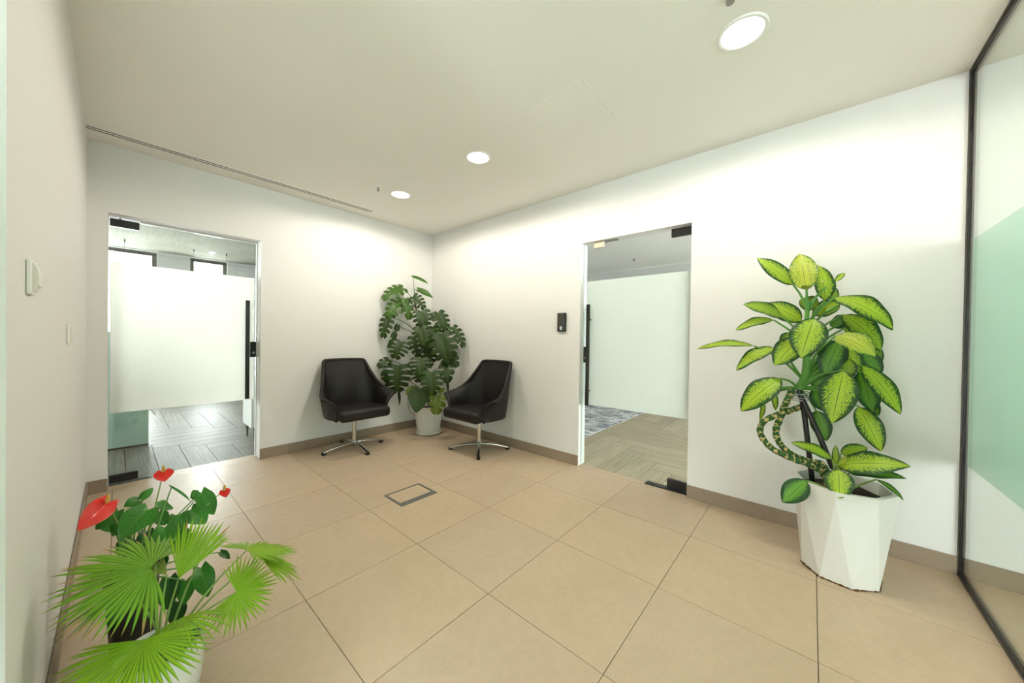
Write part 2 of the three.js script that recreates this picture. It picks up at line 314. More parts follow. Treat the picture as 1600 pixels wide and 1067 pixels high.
{
  const d = thing('slot_diffuser', 'long double slot air diffuser along the ceiling above the frosted door', 'air vent', [0.235, H, 0]);
  const z0 = 1.02, z1 = LZ - 0.002;
  obj('backing', bx(-0.034, 0.034, -0.001, -0.0002, z0, z1), M.matteBlack, d);
  for (const [a, b] of [[-0.05, -0.03], [-0.007, 0.007], [0.03, 0.05]]) obj('blade', bx(a, b, -0.005, -0.0004, z0, z1), M.ceiling, d);
  obj('end_cap', bx(-0.05, 0.05, -0.005, -0.0004, z0 - 0.012, z0), M.ceiling, d);
}
{
  const d = thing('ceiling_hatch', 'flush square access panel in the ceiling near the largest downlight', 'access panel', [2.914, H, 1.04]);
  const a = 0.218, e = 0.006;
  obj('backing', bx(-a, a, -0.0008, -0.0002, -a, a), M.ceiling, d);
  obj('panel_door', bx(-a + 0.003, a - 0.003, -0.003, -0.0008, -a + 0.003, a - 0.003), M.ceiling, d);
  obj('panel_frame', [bx(-a - e, -a, -0.003, -0.0002, -a - e, a + e), bx(a, a + e, -0.003, -0.0002, -a - e, a + e), bx(-a, a, -0.003, -0.0002, -a - e, -a), bx(-a, a, -0.003, -0.0002, a, a + e)], M.ceiling, d);
}
// ------------------------------------------------------------------ wall and floor devices
function wallSwitch(x, y, s, label) {
  const d = thing('wall_switch', label, 'switch', [x, y, LZ]);
  obj('back_plate', rb(-0.043 * s, 0.043 * s, -0.043 * s, 0.043 * s, -0.009, -0.0005, 0.003), M.whitePlastic, d);
  const g = grid(10, 12, (u, v) => { const yy = (v - 0.5) * 0.078 * s, b = Math.sin(Math.PI * clamp(v)) ** 0.6; return [(u - 0.5) * 0.062 * s, yy, -0.008 - 0.011 * s * b]; });
  const side = grid(1, 12, (u, v) => { const yy = (v - 0.5) * 0.078 * s, b = Math.sin(Math.PI * clamp(v)) ** 0.6; return [0.031 * s, yy, -0.008 - 0.011 * s * b * u]; });
  const side2 = side.clone(); side2.translate(-0.062 * s, 0, 0);
  const rk = obj('rocker', [g, side, side2], new THREE.MeshStandardMaterial({ color: lin(0.78, 0.77, 0.72), roughness: 0.35, side: THREE.DoubleSide }), d);
  obj('rocker_gap', bx(-0.031 * s, 0.031 * s, -0.022 * s, -0.0205 * s, -0.0175, -0.0165), M.steel, rk);
}
wallSwitch(2.62, 1.372, 1.0, 'larger white rocker switch on the cream wall');
wallSwitch(1.55, 1.228, 1.0, 'smaller looking white switch nearer the frosted door');
{
  const d = thing('access_reader', 'black access control reader with a screen beside the glass door', 'access reader', [2.217, 1.408, 0]);
  obj('housing', rb(-0.05, 0.05, -0.095, 0.095, 0.0005, 0.026, 0.008, 3), M.black, d);
  obj('face_plate', rb(-0.046, 0.046, -0.091, 0.091, 0.022, 0.0275, 0.003), phy({ color: lin(0.012, 0.012, 0.013), roughness: 0.12, clearcoat: 1 }), d);
  obj('display', bx(-0.034, 0.034, -0.03, 0.062, 0.0272, 0.0282), std({ color: lin(0.055, 0.052, 0.045), roughness: 0.2 }), d);
  const s = new THREE.Shape(); s.moveTo(-0.013, 0.016); s.quadraticCurveTo(0, 0.024, 0.013, 0.016); s.lineTo(0.013, -0.004); s.quadraticCurveTo(0.011, -0.016, 0, -0.02); s.quadraticCurveTo(-0.011, -0.016, -0.013, -0.004);
  const g = new THREE.ExtrudeGeometry(s, { depth: 0.0012, bevelEnabled: false }); g.translate(0, -0.062, 0.0275);
  const fp = obj('fingerprint_pad', g, std({ color: lin(0.62, 0.75, 0.86), roughness: 0.3 }), d);
  for (let k = 0; k < 2; k++) { const t = new THREE.TorusGeometry(0.004 + 0.004 * k, 0.0009, 6, 16, Math.PI); t.translate(0, -0.062, 0.029); obj('print_line', t, M.steel, fp); }
  const ln = new THREE.SphereGeometry(0.0045, 12, 8); ln.scale(1, 1, 0.3); ln.translate(0.014, 0.079, 0.028); obj('camera_lens', ln, M.steel, d);
  const ln2 = ln.clone(); ln2.translate(-0.028, 0, 0); obj('camera_lens', ln2, M.steel, d);
}
{
  const d = thing('floor_box', 'flush floor socket box with grey metal rim and tiled lid', 'floor box', [1.77, 0, 1.445]);
  const a = 0.128, b = 0.158;
  obj('rim', [bx(-a, -a + 0.016, -0.002, 0.003, -b, b), bx(a - 0.052, a, -0.002, 0.003, -b, b), bx(-a + 0.016, a - 0.052, -0.002, 0.003, -b, -b + 0.018), bx(-a + 0.016, a - 0.052, -0.002, 0.003, b - 0.018, b)], std({ color: lin(0.16, 0.165, 0.15), roughness: 0.45, metalness: 0.4 }), d);
  obj('lid_tile', bx(-a + 0.019, a - 0.055, -0.001, 0.0022, -b + 0.021, b - 0.021), M.tiles[1], d);
  obj('lid_catch', bx(a - 0.034, a - 0.02, 0.003, 0.0036, 0.09, 0.11), M.steel, d);
}

// ------------------------------------------------------------------ swivel lounge chairs
function spline(keys, s) {         // keys [[s, x, y, z]...] -> point, Catmull-Rom in s
  let i = 0; while (i < keys.length - 2 && s > keys[i + 1][0]) i++;
  const k = (n) => keys[clamp(n, 0, keys.length - 1)], [p0, p1, p2, p3] = [k(i - 1), k(i), k(i + 1), k(i + 2)], t = clamp((s - p1[0]) / (p2[0] - p1[0]));
  return [1, 2, 3].map((c) => { const m1 = (p2[c] - p0[c]) / Math.max(1e-6, p2[0] - p0[0]) * (p2[0] - p1[0]), m2 = (p3[c] - p1[c]) / Math.max(1e-6, p3[0] - p1[0]) * (p2[0] - p1[0]);
    return (2 * t ** 3 - 3 * t * t + 1) * p1[c] + (t ** 3 - 2 * t * t + t) * m1 + (3 * t * t - 2 * t ** 3) * p2[c] + (t ** 3 - t * t) * m2; });
}
const mirror = (keys) => [...keys.map(([s, x, y, z]) => [-s, x, y, -z]), ...keys.slice(0, -1).reverse()].sort((a, b) => a[0] - b[0]);
const shellLow = mirror([[1, 0.185, 0.372, 0.272], [0.72, 0.03, 0.375, 0.285], [0.5, -0.12, 0.38, 0.255], [0.3, -0.185, 0.385, 0.16], [0, -0.205, 0.385, 0]]);
const shellMid = mirror([[1, 0.205, 0.50, 0.272], [0.72, 0.05, 0.52, 0.305], [0.5, -0.12, 0.56, 0.285], [0.3, -0.215, 0.64, 0.185], [0, -0.225, 0.65, 0]]);
const shellTop = mirror([[1, 0.165, 0.598, 0.385], [0.86, 0.09, 0.612, 0.372], [0.72, 0.01, 0.645, 0.345], [0.58, -0.085, 0.72, 0.302], [0.46, -0.175, 0.835, 0.262], [0.385, -0.243, 0.93, 0.236], [0.35, -0.262, 0.956, 0.222], [0.29, -0.268, 0.962, 0.19], [0, -0.285, 0.966, 0]]);
function shellPoint(s, t) {
  const a = spline(shellLow, s), b = spline(shellMid, s), c = spline(shellTop, s);
  const m = a.map((v, i) => 2 * b[i] - 0.5 * v - 0.5 * c[i]);          // passes through the middle row
  return V(...a.map((v, i) => (1 - t) ** 2 * v + 2 * t * (1 - t) * m[i] + t * t * c[i]));
}
function shellSkin(off) {
  return (u, v) => {
    const s = u * 2 - 1, t = v, e = 0.004, p = shellPoint(s, t);
    const ds = shellPoint(Math.min(1, s + e), t).sub(shellPoint(Math.max(-1, s - e), t)), dt = shellPoint(s, Math.min(1, t + e)).sub(shellPoint(s, Math.max(0, t - e)));
    const n = dt.cross(ds).normalize();
    const pad = off > 0 ? 0.018 * Math.sin(Math.PI * clamp(t * 1.05)) * smooth(1, 0.4, Math.abs(s)) : 0;   // the padded inner face
    const wr = off > 0 ? 0.0022 * Math.sin(s * 70 + 3 * noise(s * 5, t * 4)) * smooth(0.05, 0.22, t) * smooth(0.5, 0.28, t) * smooth(0.42, 0.2, Math.abs(s)) : 0;
    return p.addScaledVector(n, off + pad + wr).toArray();
  };
}
function rim(pts, r) { return tube(pts, r, 8, 60); }
function makeChair(label, baseTurn) {
  const c = thing('lounge_chair', label, 'chair', [0, 0, 0], 'black leather swivel chairs in the corner');
  const half = 0.016, inner = grid(72, 26, shellSkin(half)), outer = grid(72, 26, shellSkin(-half));
  outer.index.array.reverse?.(); outer.computeVertexNormals();
  const edge = (f) => { const a = shellSkin(half), b = shellSkin(-half); return grid(72, 1, (u, v) => { const [uu, vv] = f(u); const p = a(uu, vv), q = b(uu, vv); return p.map((x, i) => x + (q[i] - x) * v); }); };
  const shell = obj('shell', [inner, outer, edge((u) => [u, 0]), edge((u) => [u, 1]), edge((u) => [0, u]), edge((u) => [1, u])].map((g) => g), M.leatherShell, c);
  const mid = shellSkin(0.002), line = [];
  for (let k = 0; k <= 14; k++) line.push(V(...mid(0, k / 14)));
  for (let k = 1; k <= 60; k++) line.push(V(...mid(k / 60, 1)));
  for (let k = 13; k >= 0; k--) line.push(V(...mid(1, k / 14)));
  obj('piping', new THREE.TubeGeometry(new THREE.CatmullRomCurve3(line), 160, 0.0185, 8), M.leather, shell);
  for (const sd of [-1, 1]) obj('arm_lip', taper(tube([0.86, 0.93, 0.99, 1].map((s, i) => { const p = V(...spline(shellTop, s * sd)); if (i === 3) p.add(V(0.012, -0.004, sd * 0.022)); return p; }), 0.02, 10, 12), (t) => 0.8 + 0.25 * Math.sin(Math.PI * t) - 0.35 * t * t), M.leather, shell);
  // seat cushion with a rounded front and small puckers
  const g = new RoundedBoxGeometry(0.50, 0.10, 0.54, 10, 0.04), p = g.attributes.position;
  for (let i = 0; i < p.count; i++) {
    let x = p.getX(i), y = p.getY(i), z = p.getZ(i);
    const f = (x + 0.25) / 0.5, w = 0.86 + 0.14 * smooth(0, 0.7, f);
    const crown = 0.018 * (1 - (z / 0.27) ** 2) * (1 - (2 * f - 1) ** 4);
    if (y > 0) y += crown; else y -= 0.012 * f;
    if (f > 0.93) y += 0.003 * Math.sin(z * 160 + 2 * noise(z * 9, y * 20)) * smooth(0.25, 0.05, Math.abs(z));
    x += 0.018 * f * (1 - (z / 0.27) ** 2);
    p.setXYZ(i, x + 0.055, y + 0.428, z * w);
  }
  g.computeVertexNormals();
  const seat = obj('seat', g, M.leather, c);
  obj('seat_pan', rb(-0.17, 0.2, 0.355, 0.385, -0.2, 0.2, 0.01), M.black, seat);
  obj('column', [cyl(0, 0.06, 0.36, 0, 0.021, 0.021, 28), cyl(0, 0.335, 0.36, 0, 0.035, 0.045, 28)], M.chrome, c);
  obj('hub', lathe([[0, 0.098], [0.024, 0.098], [0.03, 0.09], [0.034, 0.06], [0.03, 0.044], [0, 0.044]], 32), M.chrome, c);
  for (let k = 0; k < 4; k++) {
    const leg = grid(8, 10, (u, v) => {
      const r = 0.02 + v * 0.30, a = u * Math.PI * 2, w = 0.025 - 0.008 * v, h = 0.016 - 0.006 * v, yc = 0.072 - 0.046 * v ** 1.6;
      const cx = Math.sign(Math.cos(a)) * Math.abs(Math.cos(a)) ** 0.5, sy = Math.sign(Math.sin(a)) * Math.abs(Math.sin(a)) ** 0.5;
      return [r, yc + sy * h, -cx * w];
    });
    const turn = baseTurn + k * Math.PI / 2;
    leg.rotateY(turn);
    const lm = obj('leg', leg, M.chromeDouble, c);
    const gl = rb(0.29, 0.335, 0.0, 0.028, -0.018, 0.018, 0.006); gl.rotateY(turn); obj('glide', gl, M.black, lm);
  }
  return c;
}
M.chromeDouble = M.chrome.clone(); M.chromeDouble.side = THREE.DoubleSide;
M.leatherShell = M.leather.clone(); M.leatherShell.side = THREE.DoubleSide;
const chairA = makeChair('black leather swivel chair between the frosted door and the corner plant', 0);
chairA.position.set(0.338, 0, 1.245);
const chairB = makeChair('black leather swivel chair between the corner plant and the wall reader', Math.PI / 4);
chairB.position.set(1.365, 0, 0.325); chairB.rotation.y = -Math.PI / 2;

// ------------------------------------------------------------------ plants
const DIEFF_CROWN = [[[-0.223, 1.571, 0.008], [-0.394, 1.747, 0.028], 0.09, [-0.146, 0.44, 0.886], 0, 0.08, null], [[-0.162, 1.53, 0.038], [-0.196, 1.751, -0.022], 0.132, [0.01, 0.148, 0.989], 1, 0.05, null], [[-0.162, 1.533, 0.058], [-0.093, 1.549, 0.168], 0.099, [0.005, 0.876, 0.482], 1, 0.05, null], [[-0.084, 1.472, -0.032], [-0.114, 1.692, -0.112], 0.105, [0.428, 0.089, 0.899], 0, 0.08, null], [[-0.039, 1.583, -0.092], [-0.001, 1.633, -0.112], 0.032, [-0.032, 0.447, 0.894], 0, 0.08, null], [[-0.046, 1.482, 0.008], [0.168, 1.308, 0.058], 0.139, [0.06, 0.745, 0.665], 0, 0.16, null], [[-0.265, 1.381, 0.058], [-0.449, 1.459, 0.128], 0.103, [0.038, 0.664, 0.746], 2, 0.1, null], [[-0.181, 1.36, -0.012], [-0.346, 1.471, 0.008], 0.111, [0.017, 0.287, 0.958], 0, 0.1, null], [[-0.304, 1.365, 0.068], [-0.488, 1.303, 0.108], 0.079, [0.045, 0.747, 0.663], 0, 0.12, null], [[-0.393, 1.212, 0.088], [-0.7, 1.183, 0.108], 0.075, [0.055, 0.844, 0.534], 0, 0.1, null], [[-0.293, 1.203, 0.058], [-0.479, 1.062, 0.108], 0.098, [0.042, 0.747, 0.663], 0, 0.16, null], [[-0.183, 1.26, 0.088], [-0.293, 1.105, 0.138], 0.132, [0.018, 0.33, 0.944], 0, 0.06, null], [[-0.128, 1.366, 0.128], [-0.177, 1.152, 0.188], 0.16, [-0.003, 0.371, 0.928], 0, 0.08, null], [[-0.008, 1.393, -0.052], [0.138, 1.199, -0.032], 0.126, [0.149, 0.477, 0.866], 0, 0.14, null], [[-0.041, 1.274, 0.088], [0.101, 1.173, 0.148], 0.13, [0.061, 0.704, 0.707], 1, 0.14, null], [[-0.021, 1.252, 0.028], [-0.083, 1.056, 0.068], 0.12, [-0.044, 0.196, 0.98], 3, 0.06, null], [[-0.02, 1.451, -0.052], [-0.14, 1.399, -0.072], 0.098, [-0.042, 0.287, 0.957], 0, 0.1, null], [[0.001, 1.211, -0.012], [0.053, 1.075, 0.008], 0.086, [0.139, 0.282, 0.949], 0, 0.08, null], [[0.065, 1.123, 0.028], [0.198, 0.892, 0.068], 0.098, [0.123, 0.477, 0.87], 0, 0.12, null], [[-0.008, 1.097, 0.128], [-0.051, 0.822, 0.168], 0.148, [-0.05, 0.287, 0.957], 0, 0.07, null], [[0.06, 1.086, 0.008], [0.107, 0.882, 0.028], 0.111, [0.116, 0.282, 0.952], 3, 0.08, null], [[0.056, 0.903, 0.008], [0.137, 0.695, 0.058], 0.105, [0.024, 0.329, 0.944], 0, 0.1, null], [[-0.264, 1.029, 0.088], [-0.446, 0.823, 0.148], 0.141, [0.043, 0.555, 0.831], 0, 0.14, null], [[-0.121, 0.977, -0.032], [-0.051, 0.848, -0.012], 0.105, [-0.005, 0.196, 0.981], 3, 0.08, null], [[-0.11, 0.85, -0.052], [-0.063, 0.687, -0.032], 0.095, [-0.009, 0.196, 0.981], 3, 0.08, null], [[-0.304, 0.947, 0.028], [-0.288, 0.835, 0.038], 0.036, [0.425, 0.183, 0.887], 0, 0.08, null], [[-0.352, 0.897, 0.028], [-0.363, 0.759, 0.038], 0.032, [0.577, 0.169, 0.799], 0, 0.1, null], [[0.106, 0.948, -0.092], [0.14, 0.85, -0.092], 0.047, [-0.088, 0.196, 0.977], 3, 0.1, null], [[0.025, 1.365, -0.092], [-0.06, 1.334, -0.092], 0.084, [-0.057, 0.287, 0.956], 3, 0.1, null], [[0.109, 1.239, -0.092], [0.139, 1.116, -0.092], 0.06, [-0.087, 0.287, 0.954], 0, 0.1, null], [[-0.083, 1.192, -0.042], [0.0, 1.216, -0.012], 0.097, [-0.019, 0.287, 0.958], 3, 0.1, null], [[0.0, 1.32, -0.032], [0.077, 1.289, -0.022], 0.103, [0.049, 0.552, 0.832], 0, 0.1, null], [[-0.112, 1.442, -0.042], [-0.196, 1.48, -0.042], 0.097, [-0.008, 0.371, 0.928], 2, 0.08, null], [[-0.075, 1.149, -0.032], [-0.121, 0.973, -0.022], 0.092, [-0.023, 0.196, 0.98], 3, 0.08, null], [[0.014, 1.155, 0.028], [0.001, 1.033, 0.038], 0.081, [-0.056, 0.287, 0.956], 0, 0.08, null], [[0.075, 1.197, -0.032], [0.136, 1.07, -0.022], 0.078, [0.019, 0.286, 0.958], 3, 0.08, null], [[-0.209, 1.288, 0.008], [-0.269, 1.209, 0.008], 0.089, [0.028, 0.287, 0.957], 2, 0.06, null], [[-0.081, 1.551, -0.062], [-0.032, 1.472, -0.062], 0.065, [-0.02, 0.287, 0.958], 2, 0.08, null]];
const DIEFF_SUCKER = [[[-0.042, 0.613, 0.058], [-0.215, 0.674, 0.088], 0.078, [-0.021, 0.819, 0.573], 0, 0.12, null], [[-0.021, 0.586, 0.068], [0.225, 0.663, 0.128], 0.124, [-0.034, 0.659, 0.752], 0, 0.12, null], [[-0.004, 0.625, -0.052], [0.103, 0.675, -0.092], 0.073, [-0.046, 0.371, 0.927], 0, 0.06, null], [[-0.018, 0.578, 0.108], [-0.018, 0.46, 0.208], 0.118, [-0.042, 0.447, 0.893], 0, 0.06, null], [[0.023, 0.567, 0.088], [0.209, 0.607, 0.148], 0.067, [-0.039, 0.789, 0.613], 3, 0.1, null], [[0.123, 0.552, 0.058], [0.213, 0.482, 0.078], 0.029, [-0.052, 0.857, 0.512], 3, 0.14, null], [[-0.143, 0.495, 0.138], [-0.243, 0.358, 0.178], 0.112, [0.003, 0.447, 0.894], 3, 0.06, null], [[-0.027, 0.576, 0.008], [-0.027, 0.682, 0.008], 0.032, [-0.042, 0.1, 0.994], 0, 0.03, null], [[-0.016, 0.559, 0.058], [0.01, 0.653, 0.088], 0.035, [-0.047, 0.1, 0.994], 1, 0.03, null]];
const DIEFF_STEMS = [[[-0.055, 0.452, 0.008], [-0.079, 0.523, 0.028], [-0.133, 0.562, 0.058], [-0.207, 0.582, 0.078], [-0.305, 0.627, 0.088], [-0.355, 0.702, 0.088], [-0.342, 0.768, 0.088], [-0.294, 0.806, 0.068], [-0.237, 0.836, 0.038], [-0.171, 0.87, -0.012]], [[-0.055, 0.479, -0.022], [-0.079, 0.557, -0.012], [-0.133, 0.566, 0.008], [-0.199, 0.59, 0.038], [-0.257, 0.64, 0.058], [-0.284, 0.709, 0.058], [-0.267, 0.794, 0.058], [-0.24, 0.892, 0.058], [-0.214, 0.969, 0.058]]];
const DIEFF_POLES = [[[-0.117, 0.427, -0.012], [-0.172, 0.913, 0.008], [-0.189, 0.985, 0.008]], [[-0.038, 0.557, 0.028], [-0.109, 0.763, 0.038], [-0.188, 0.963, 0.038]]];
const DIEFF_AXIS = [[-0.191, 0.968, 0.008], [-0.163, 1.037, 0.008], [-0.156, 1.147, 0.028], [-0.154, 1.277, 0.028], [-0.158, 1.385, 0.028], [-0.153, 1.471, 0.028]];
const MONSTERA_LEAVES = [[[-0.282, 1.866, 0.223], [-0.286, 1.71, 0.494], 0.192, [0.733, 0.514, 0.446], 1, 6, 0.1], [[-0.259, 1.695, 0.241], [-0.255, 1.487, 0.452], 0.23, [0.765, 0.447, 0.464], 1, 6, 0.1], [[-0.281, 1.498, 0.412], [-0.278, 1.229, 0.492], 0.169, [0.728, 0.282, 0.624], 0, 6, 0.1], [[-0.315, 1.382, 0.273], [-0.314, 1.107, 0.399], 0.08, [0.968, 0.249, -0.007], 0, 3, 0.1], [[-0.145, 2.003, 0.162], [0.001, 1.921, 0.036], 0.065, [0.594, 0.707, 0.383], 1, 0, 0.1], [[-0.095, 1.842, 0.12], [0.048, 1.741, -0.003], 0.095, [0.693, 0.555, 0.461], 1, 0, 0.1], [[-0.097, 1.748, 0.189], [0.014, 1.606, 0.094], 0.169, [0.78, 0.371, 0.504], 0, 6, 0.1], [[0.115, 1.553, 0.206], [0.16, 1.335, 0.196], 0.237, [0.768, 0.371, 0.522], 0, 6, 0.1], [[0.186, 1.543, 0.012], [0.267, 1.301, -0.056], 0.209, [0.84, 0.365, 0.401], 0, 6, 0.1], [[0.289, 1.365, -0.142], [0.438, 1.13, -0.203], 0.166, [0.863, 0.358, 0.357], 0, 6, 0.1], [[0.299, 1.267, 0.049], [0.373, 0.907, -0.011], 0.337, [0.751, 0.33, 0.572], 0, 6, 0.1], [[0.179, 1.352, 0.258], [0.231, 1.133, 0.242], 0.221, [0.769, 0.371, 0.521], 0, 6, 0.1], [[-0.243, 1.174, 0.26], [-0.241, 0.969, 0.35], 0.268, [0.716, 0.445, 0.537], 0, 6, 0.1], [[-0.293, 0.948, 0.402], [-0.295, 0.863, 0.547], 0.139, [0.652, 0.664, 0.366], 0, 4, 0.1], [[-0.213, 0.871, 0.32], [-0.211, 0.545, 0.338], 0.359, [0.798, 0.371, 0.474], 0, 6, 0.1], [[0.203, 0.978, 0.269], [0.244, 0.78, 0.301], 0.259, [0.768, 0.371, 0.521], 0, 6, 0.1], [[0.353, 0.821, 0.219], [0.391, 0.564, 0.242], 0.253, [0.765, 0.33, 0.553], 0, 6, 0.1], [[0.31, 0.903, -0.023], [0.372, 0.689, -0.008], 0.186, [0.797, 0.329, 0.507], 0, 4, 0.1], [[0.198, 0.615, 0.276], [0.225, 0.353, 0.335], 0.246, [0.794, 0.287, 0.536], 0, 0, 0.1], [[0.366, 0.541, 0.131], [0.401, 0.333, 0.182], 0.201, [0.765, 0.287, 0.576], 2, 4, 0.1], [[0.059, 0.613, 0.265], [0.035, 0.535, 0.353], 0.106, [0.749, 0.447, 0.489], 2, 0, 0.1], [[0.255, 0.556, 0.029], [0.355, 0.605, 0.007], 0.08, [0.683, 0.514, 0.518], 2, 0, 0.1], [[0.283, 0.696, -0.063], [0.297, 0.55, -0.074], 0.038, [0.925, 0.095, 0.367], 0, 0, 0.1], [[-0.33, 0.534, 0.24], [-0.335, 0.34, 0.22], 0.038, [0.965, 0.095, 0.243], 0, 0, 0.1], [[0.274, 1.05, -0.126], [0.381, 0.87, -0.151], 0.136, [0.85, 0.282, 0.444], 0, 4, 0.1], [[-0.168, 1.714, 0.251], [-0.128, 1.46, 0.219], 0.144, [0.815, 0.287, 0.504], 1, 4, 0.1], [[0.137, 1.281, 0.123], [0.126, 1.04, 0.136], 0.184, [0.782, 0.287, 0.553], 0, 6, 0.1], [[0.098, 1.365, 0.024], [0.133, 1.14, -0.004], 0.189, [0.775, 0.287, 0.563], 1, 6, 0.1], [[-0.086, 1.238, 0.185], [-0.035, 0.982, 0.144], 0.166, [0.803, 0.287, 0.522], 0, 6, 0.1], [[0.054, 1.554, -0.006], [0.087, 1.45, -0.034], 0.106, [0.751, 0.371, 0.546], 0, 3, 0.1], [[0.01, 0.873, 0.172], [0.013, 0.67, 0.172], 0.185, [0.796, 0.287, 0.533], 0, 6, 0.1], [[0.064, 1.118, 0.057], [0.076, 0.871, 0.049], 0.21, [0.781, 0.287, 0.555], 0, 6, 0.1], [[-0.303, 0.786, 0.439], [-0.301, 0.661, 0.412], 0.12, [0.839, 0.287, 0.463], 0, 3, 0.1]];
const MONSTERA_TRUNK = [[0.001, 0.339, 0.0], [0.027, 0.534, 0.029], [0.004, 0.763, 0.046], [-0.012, 0.991, 0.058], [-0.051, 1.24, 0.088], [-0.086, 1.489, 0.117], [-0.129, 1.717, 0.151]];
const MONSTERA_ROOT = [[0.011, 0.833, 0.172], [-0.006, 0.756, 0.253], [-0.028, 0.636, 0.288], [-0.031, 0.476, 0.292], [-0.005, 0.316, 0.271], [0.045, 0.267, 0.229]];
const ANTHURIUM_LEAVES = [[[-0.02, 0.542, -0.039], [0.05, 0.484, 0.032], 0.107, [0.664, 0.747, 0.033], 0], [[0.03, 0.473, -0.082], [0.09, 0.403, -0.079], 0.079, [0.894, 0.447, 0.045], 0], [[-0.12, 0.557, -0.025], [-0.15, 0.582, -0.057], 0.035, [0.752, 0.658, 0.038], 0], [[-0.09, 0.533, -0.205], [-0.07, 0.431, -0.243], 0.07, [0.894, 0.447, 0.045], 0], [[-0.13, 0.516, -0.201], [-0.12, 0.509, -0.173], 0.057, [0.831, 0.554, 0.042], 0], [[-0.07, 0.477, -0.168], [-0.04, 0.414, -0.212], 0.086, [0.789, 0.613, 0.039], 0], [[-0.05, 0.473, -0.132], [-0.02, 0.426, -0.142], 0.059, [0.831, 0.554, 0.042], 0], [[-0.11, 0.579, -0.111], [-0.11, 0.494, -0.172], 0.015, [0.434, 0.869, -0.239], 0], [[0.03, 0.259, -0.19], [0.07, 0.154, -0.206], 0.075, [0.894, 0.447, 0.045], 0], [[0.11, 0.308, 0.024], [0.13, 0.218, 0.054], 0.059, [0.913, 0.406, 0.046], 1], [[-0.17, 0.537, -0.019], [-0.15, 0.532, 0.022], 0.052, [0.707, 0.707, 0.035], 0], [[-0.09, 0.543, 0.039], [-0.07, 0.497, 0.077], 0.066, [0.573, 0.819, 0.029], 0], [[-0.17, 0.495, -0.072], [-0.19, 0.46, -0.12], 0.058, [0.514, 0.857, 0.026], 0], [[-0.01, 0.208, -0.149], [0.03, 0.136, -0.139], 0.062, [0.927, 0.371, 0.046], 0], [[-0.12, 0.488, 0.005], [-0.07, 0.457, 0.05], 0.088, [0.664, 0.747, 0.033], 0], [[-0.02, 0.238, -0.099], [0.01, 0.136, -0.091], 0.074, [0.927, 0.371, 0.046], 1], [[-0.05, 0.444, -0.039], [-0.01, 0.388, -0.029], 0.057, [0.894, 0.447, 0.045], 1], [[-0.11, 0.386, -0.124], [-0.07, 0.312, -0.161], 0.075, [0.894, 0.447, 0.045], 0], [[-0.19, 0.443, 0.022], [-0.19, 0.455, 0.084], 0.063, [0.707, 0.707, 0.035], 0], [[-0.13, 0.394, -0.001], [-0.11, 0.358, 0.034], 0.079, [0.894, 0.447, 0.045], 1], [[-0.03, 0.121, -0.125], [-0.01, 0.039, -0.118], 0.063, [0.957, 0.287, 0.048], 1], [[-0.12, 0.224, -0.276], [-0.1, 0.188, -0.306], 0.031, [0.752, 0.658, 0.038], 1], [[-0.11, 0.526, -0.018], [-0.07, 0.478, 0.001], 0.056, [0.664, 0.747, 0.033], 0], [[-0.13, 0.476, -0.073], [-0.1, 0.431, -0.091], 0.055, [0.707, 0.707, 0.035], 0], [[-0.15, 0.44, -0.127], [-0.12, 0.406, -0.112], 0.055, [0.707, 0.707, 0.035], 0], [[-0.11, 0.511, 0.056], [-0.09, 0.492, 0.093], 0.053, [0.707, 0.707, 0.035], 0], [[-0.09, 0.317, -0.072], [-0.05, 0.245, -0.058], 0.071, [0.927, 0.371, 0.046], 1]];
const ANTHURIUM_FLOWERS = [[[-0.05, 0.597, 0.066], [0.01, 0.543, 0.13], 0.081, [0.935, 0.327, -0.14], 1], [[-0.07, 0.666, -0.084], [-0.04, 0.634, -0.085], 0.064, [0.994, 0.099, 0.05], 1], [[-0.09, 0.518, -0.282], [-0.06, 0.496, -0.286], 0.043, [0.979, 0.196, 0.049], 1]];
const PALM_LEAVES = [[[0.065, 0.53, 0.025], [0.065, 0.574, 0.195], 0.2, 225, [0.385, 0.916, 0.111], 36, 0.22, 1, 0.62], [[-0.035, 0.499, 0.011], [-0.195, 0.53, 0.109], 0.17, 190, [0.0, 1.0, 0.0], 26, 0.1, 1, 0.6], [[0.045, 0.456, -0.037], [0.025, 0.583, -0.101], 0.185, 70, [0.969, 0.242, 0.048], 18, 0.0, 0, 0.72], [[-0.075, 0.407, -0.238], [-0.135, 0.331, -0.434], 0.185, 215, [-0.05, 0.997, -0.052], 28, 0.05, 0, 0.58], [[-0.055, 0.365, -0.275], [-0.045, 0.268, -0.43], 0.185, 140, [-0.02, 0.995, -0.1], 20, 0.12, 0, 0.62], [[0.025, 0.322, -0.188], [0.045, 0.256, -0.328], 0.136, 270, [0.849, 0.526, -0.042], 36, 0.06, 0, 0.55], [[0.045, 0.326, -0.043], [0.165, 0.349, -0.044], 0.15, 200, [0.148, 0.989, 0.007], 28, 0.34, 0, 0.55], [[0.105, 0.347, 0.041], [0.225, 0.309, 0.083], 0.195, 205, [0.482, 0.876, 0.024], 38, 0.08, 0, 0.62], [[-0.115, 0.474, -0.134], [-0.175, 0.444, -0.227], 0.09, 80, [0.371, 0.928, 0.019], 10, 0.1, 2, 0.5], [[-0.005, 0.461, 0.069], [-0.005, 0.455, 0.181], 0.16, 75, [0.243, 0.97, 0.012], 12, 0.3, 1, 0.5], [[-0.075, 0.423, -0.019], [-0.135, 0.485, 0.028], 0.1, 60, [0.371, 0.928, 0.019], 8, 0.15, 2, 0.5]];

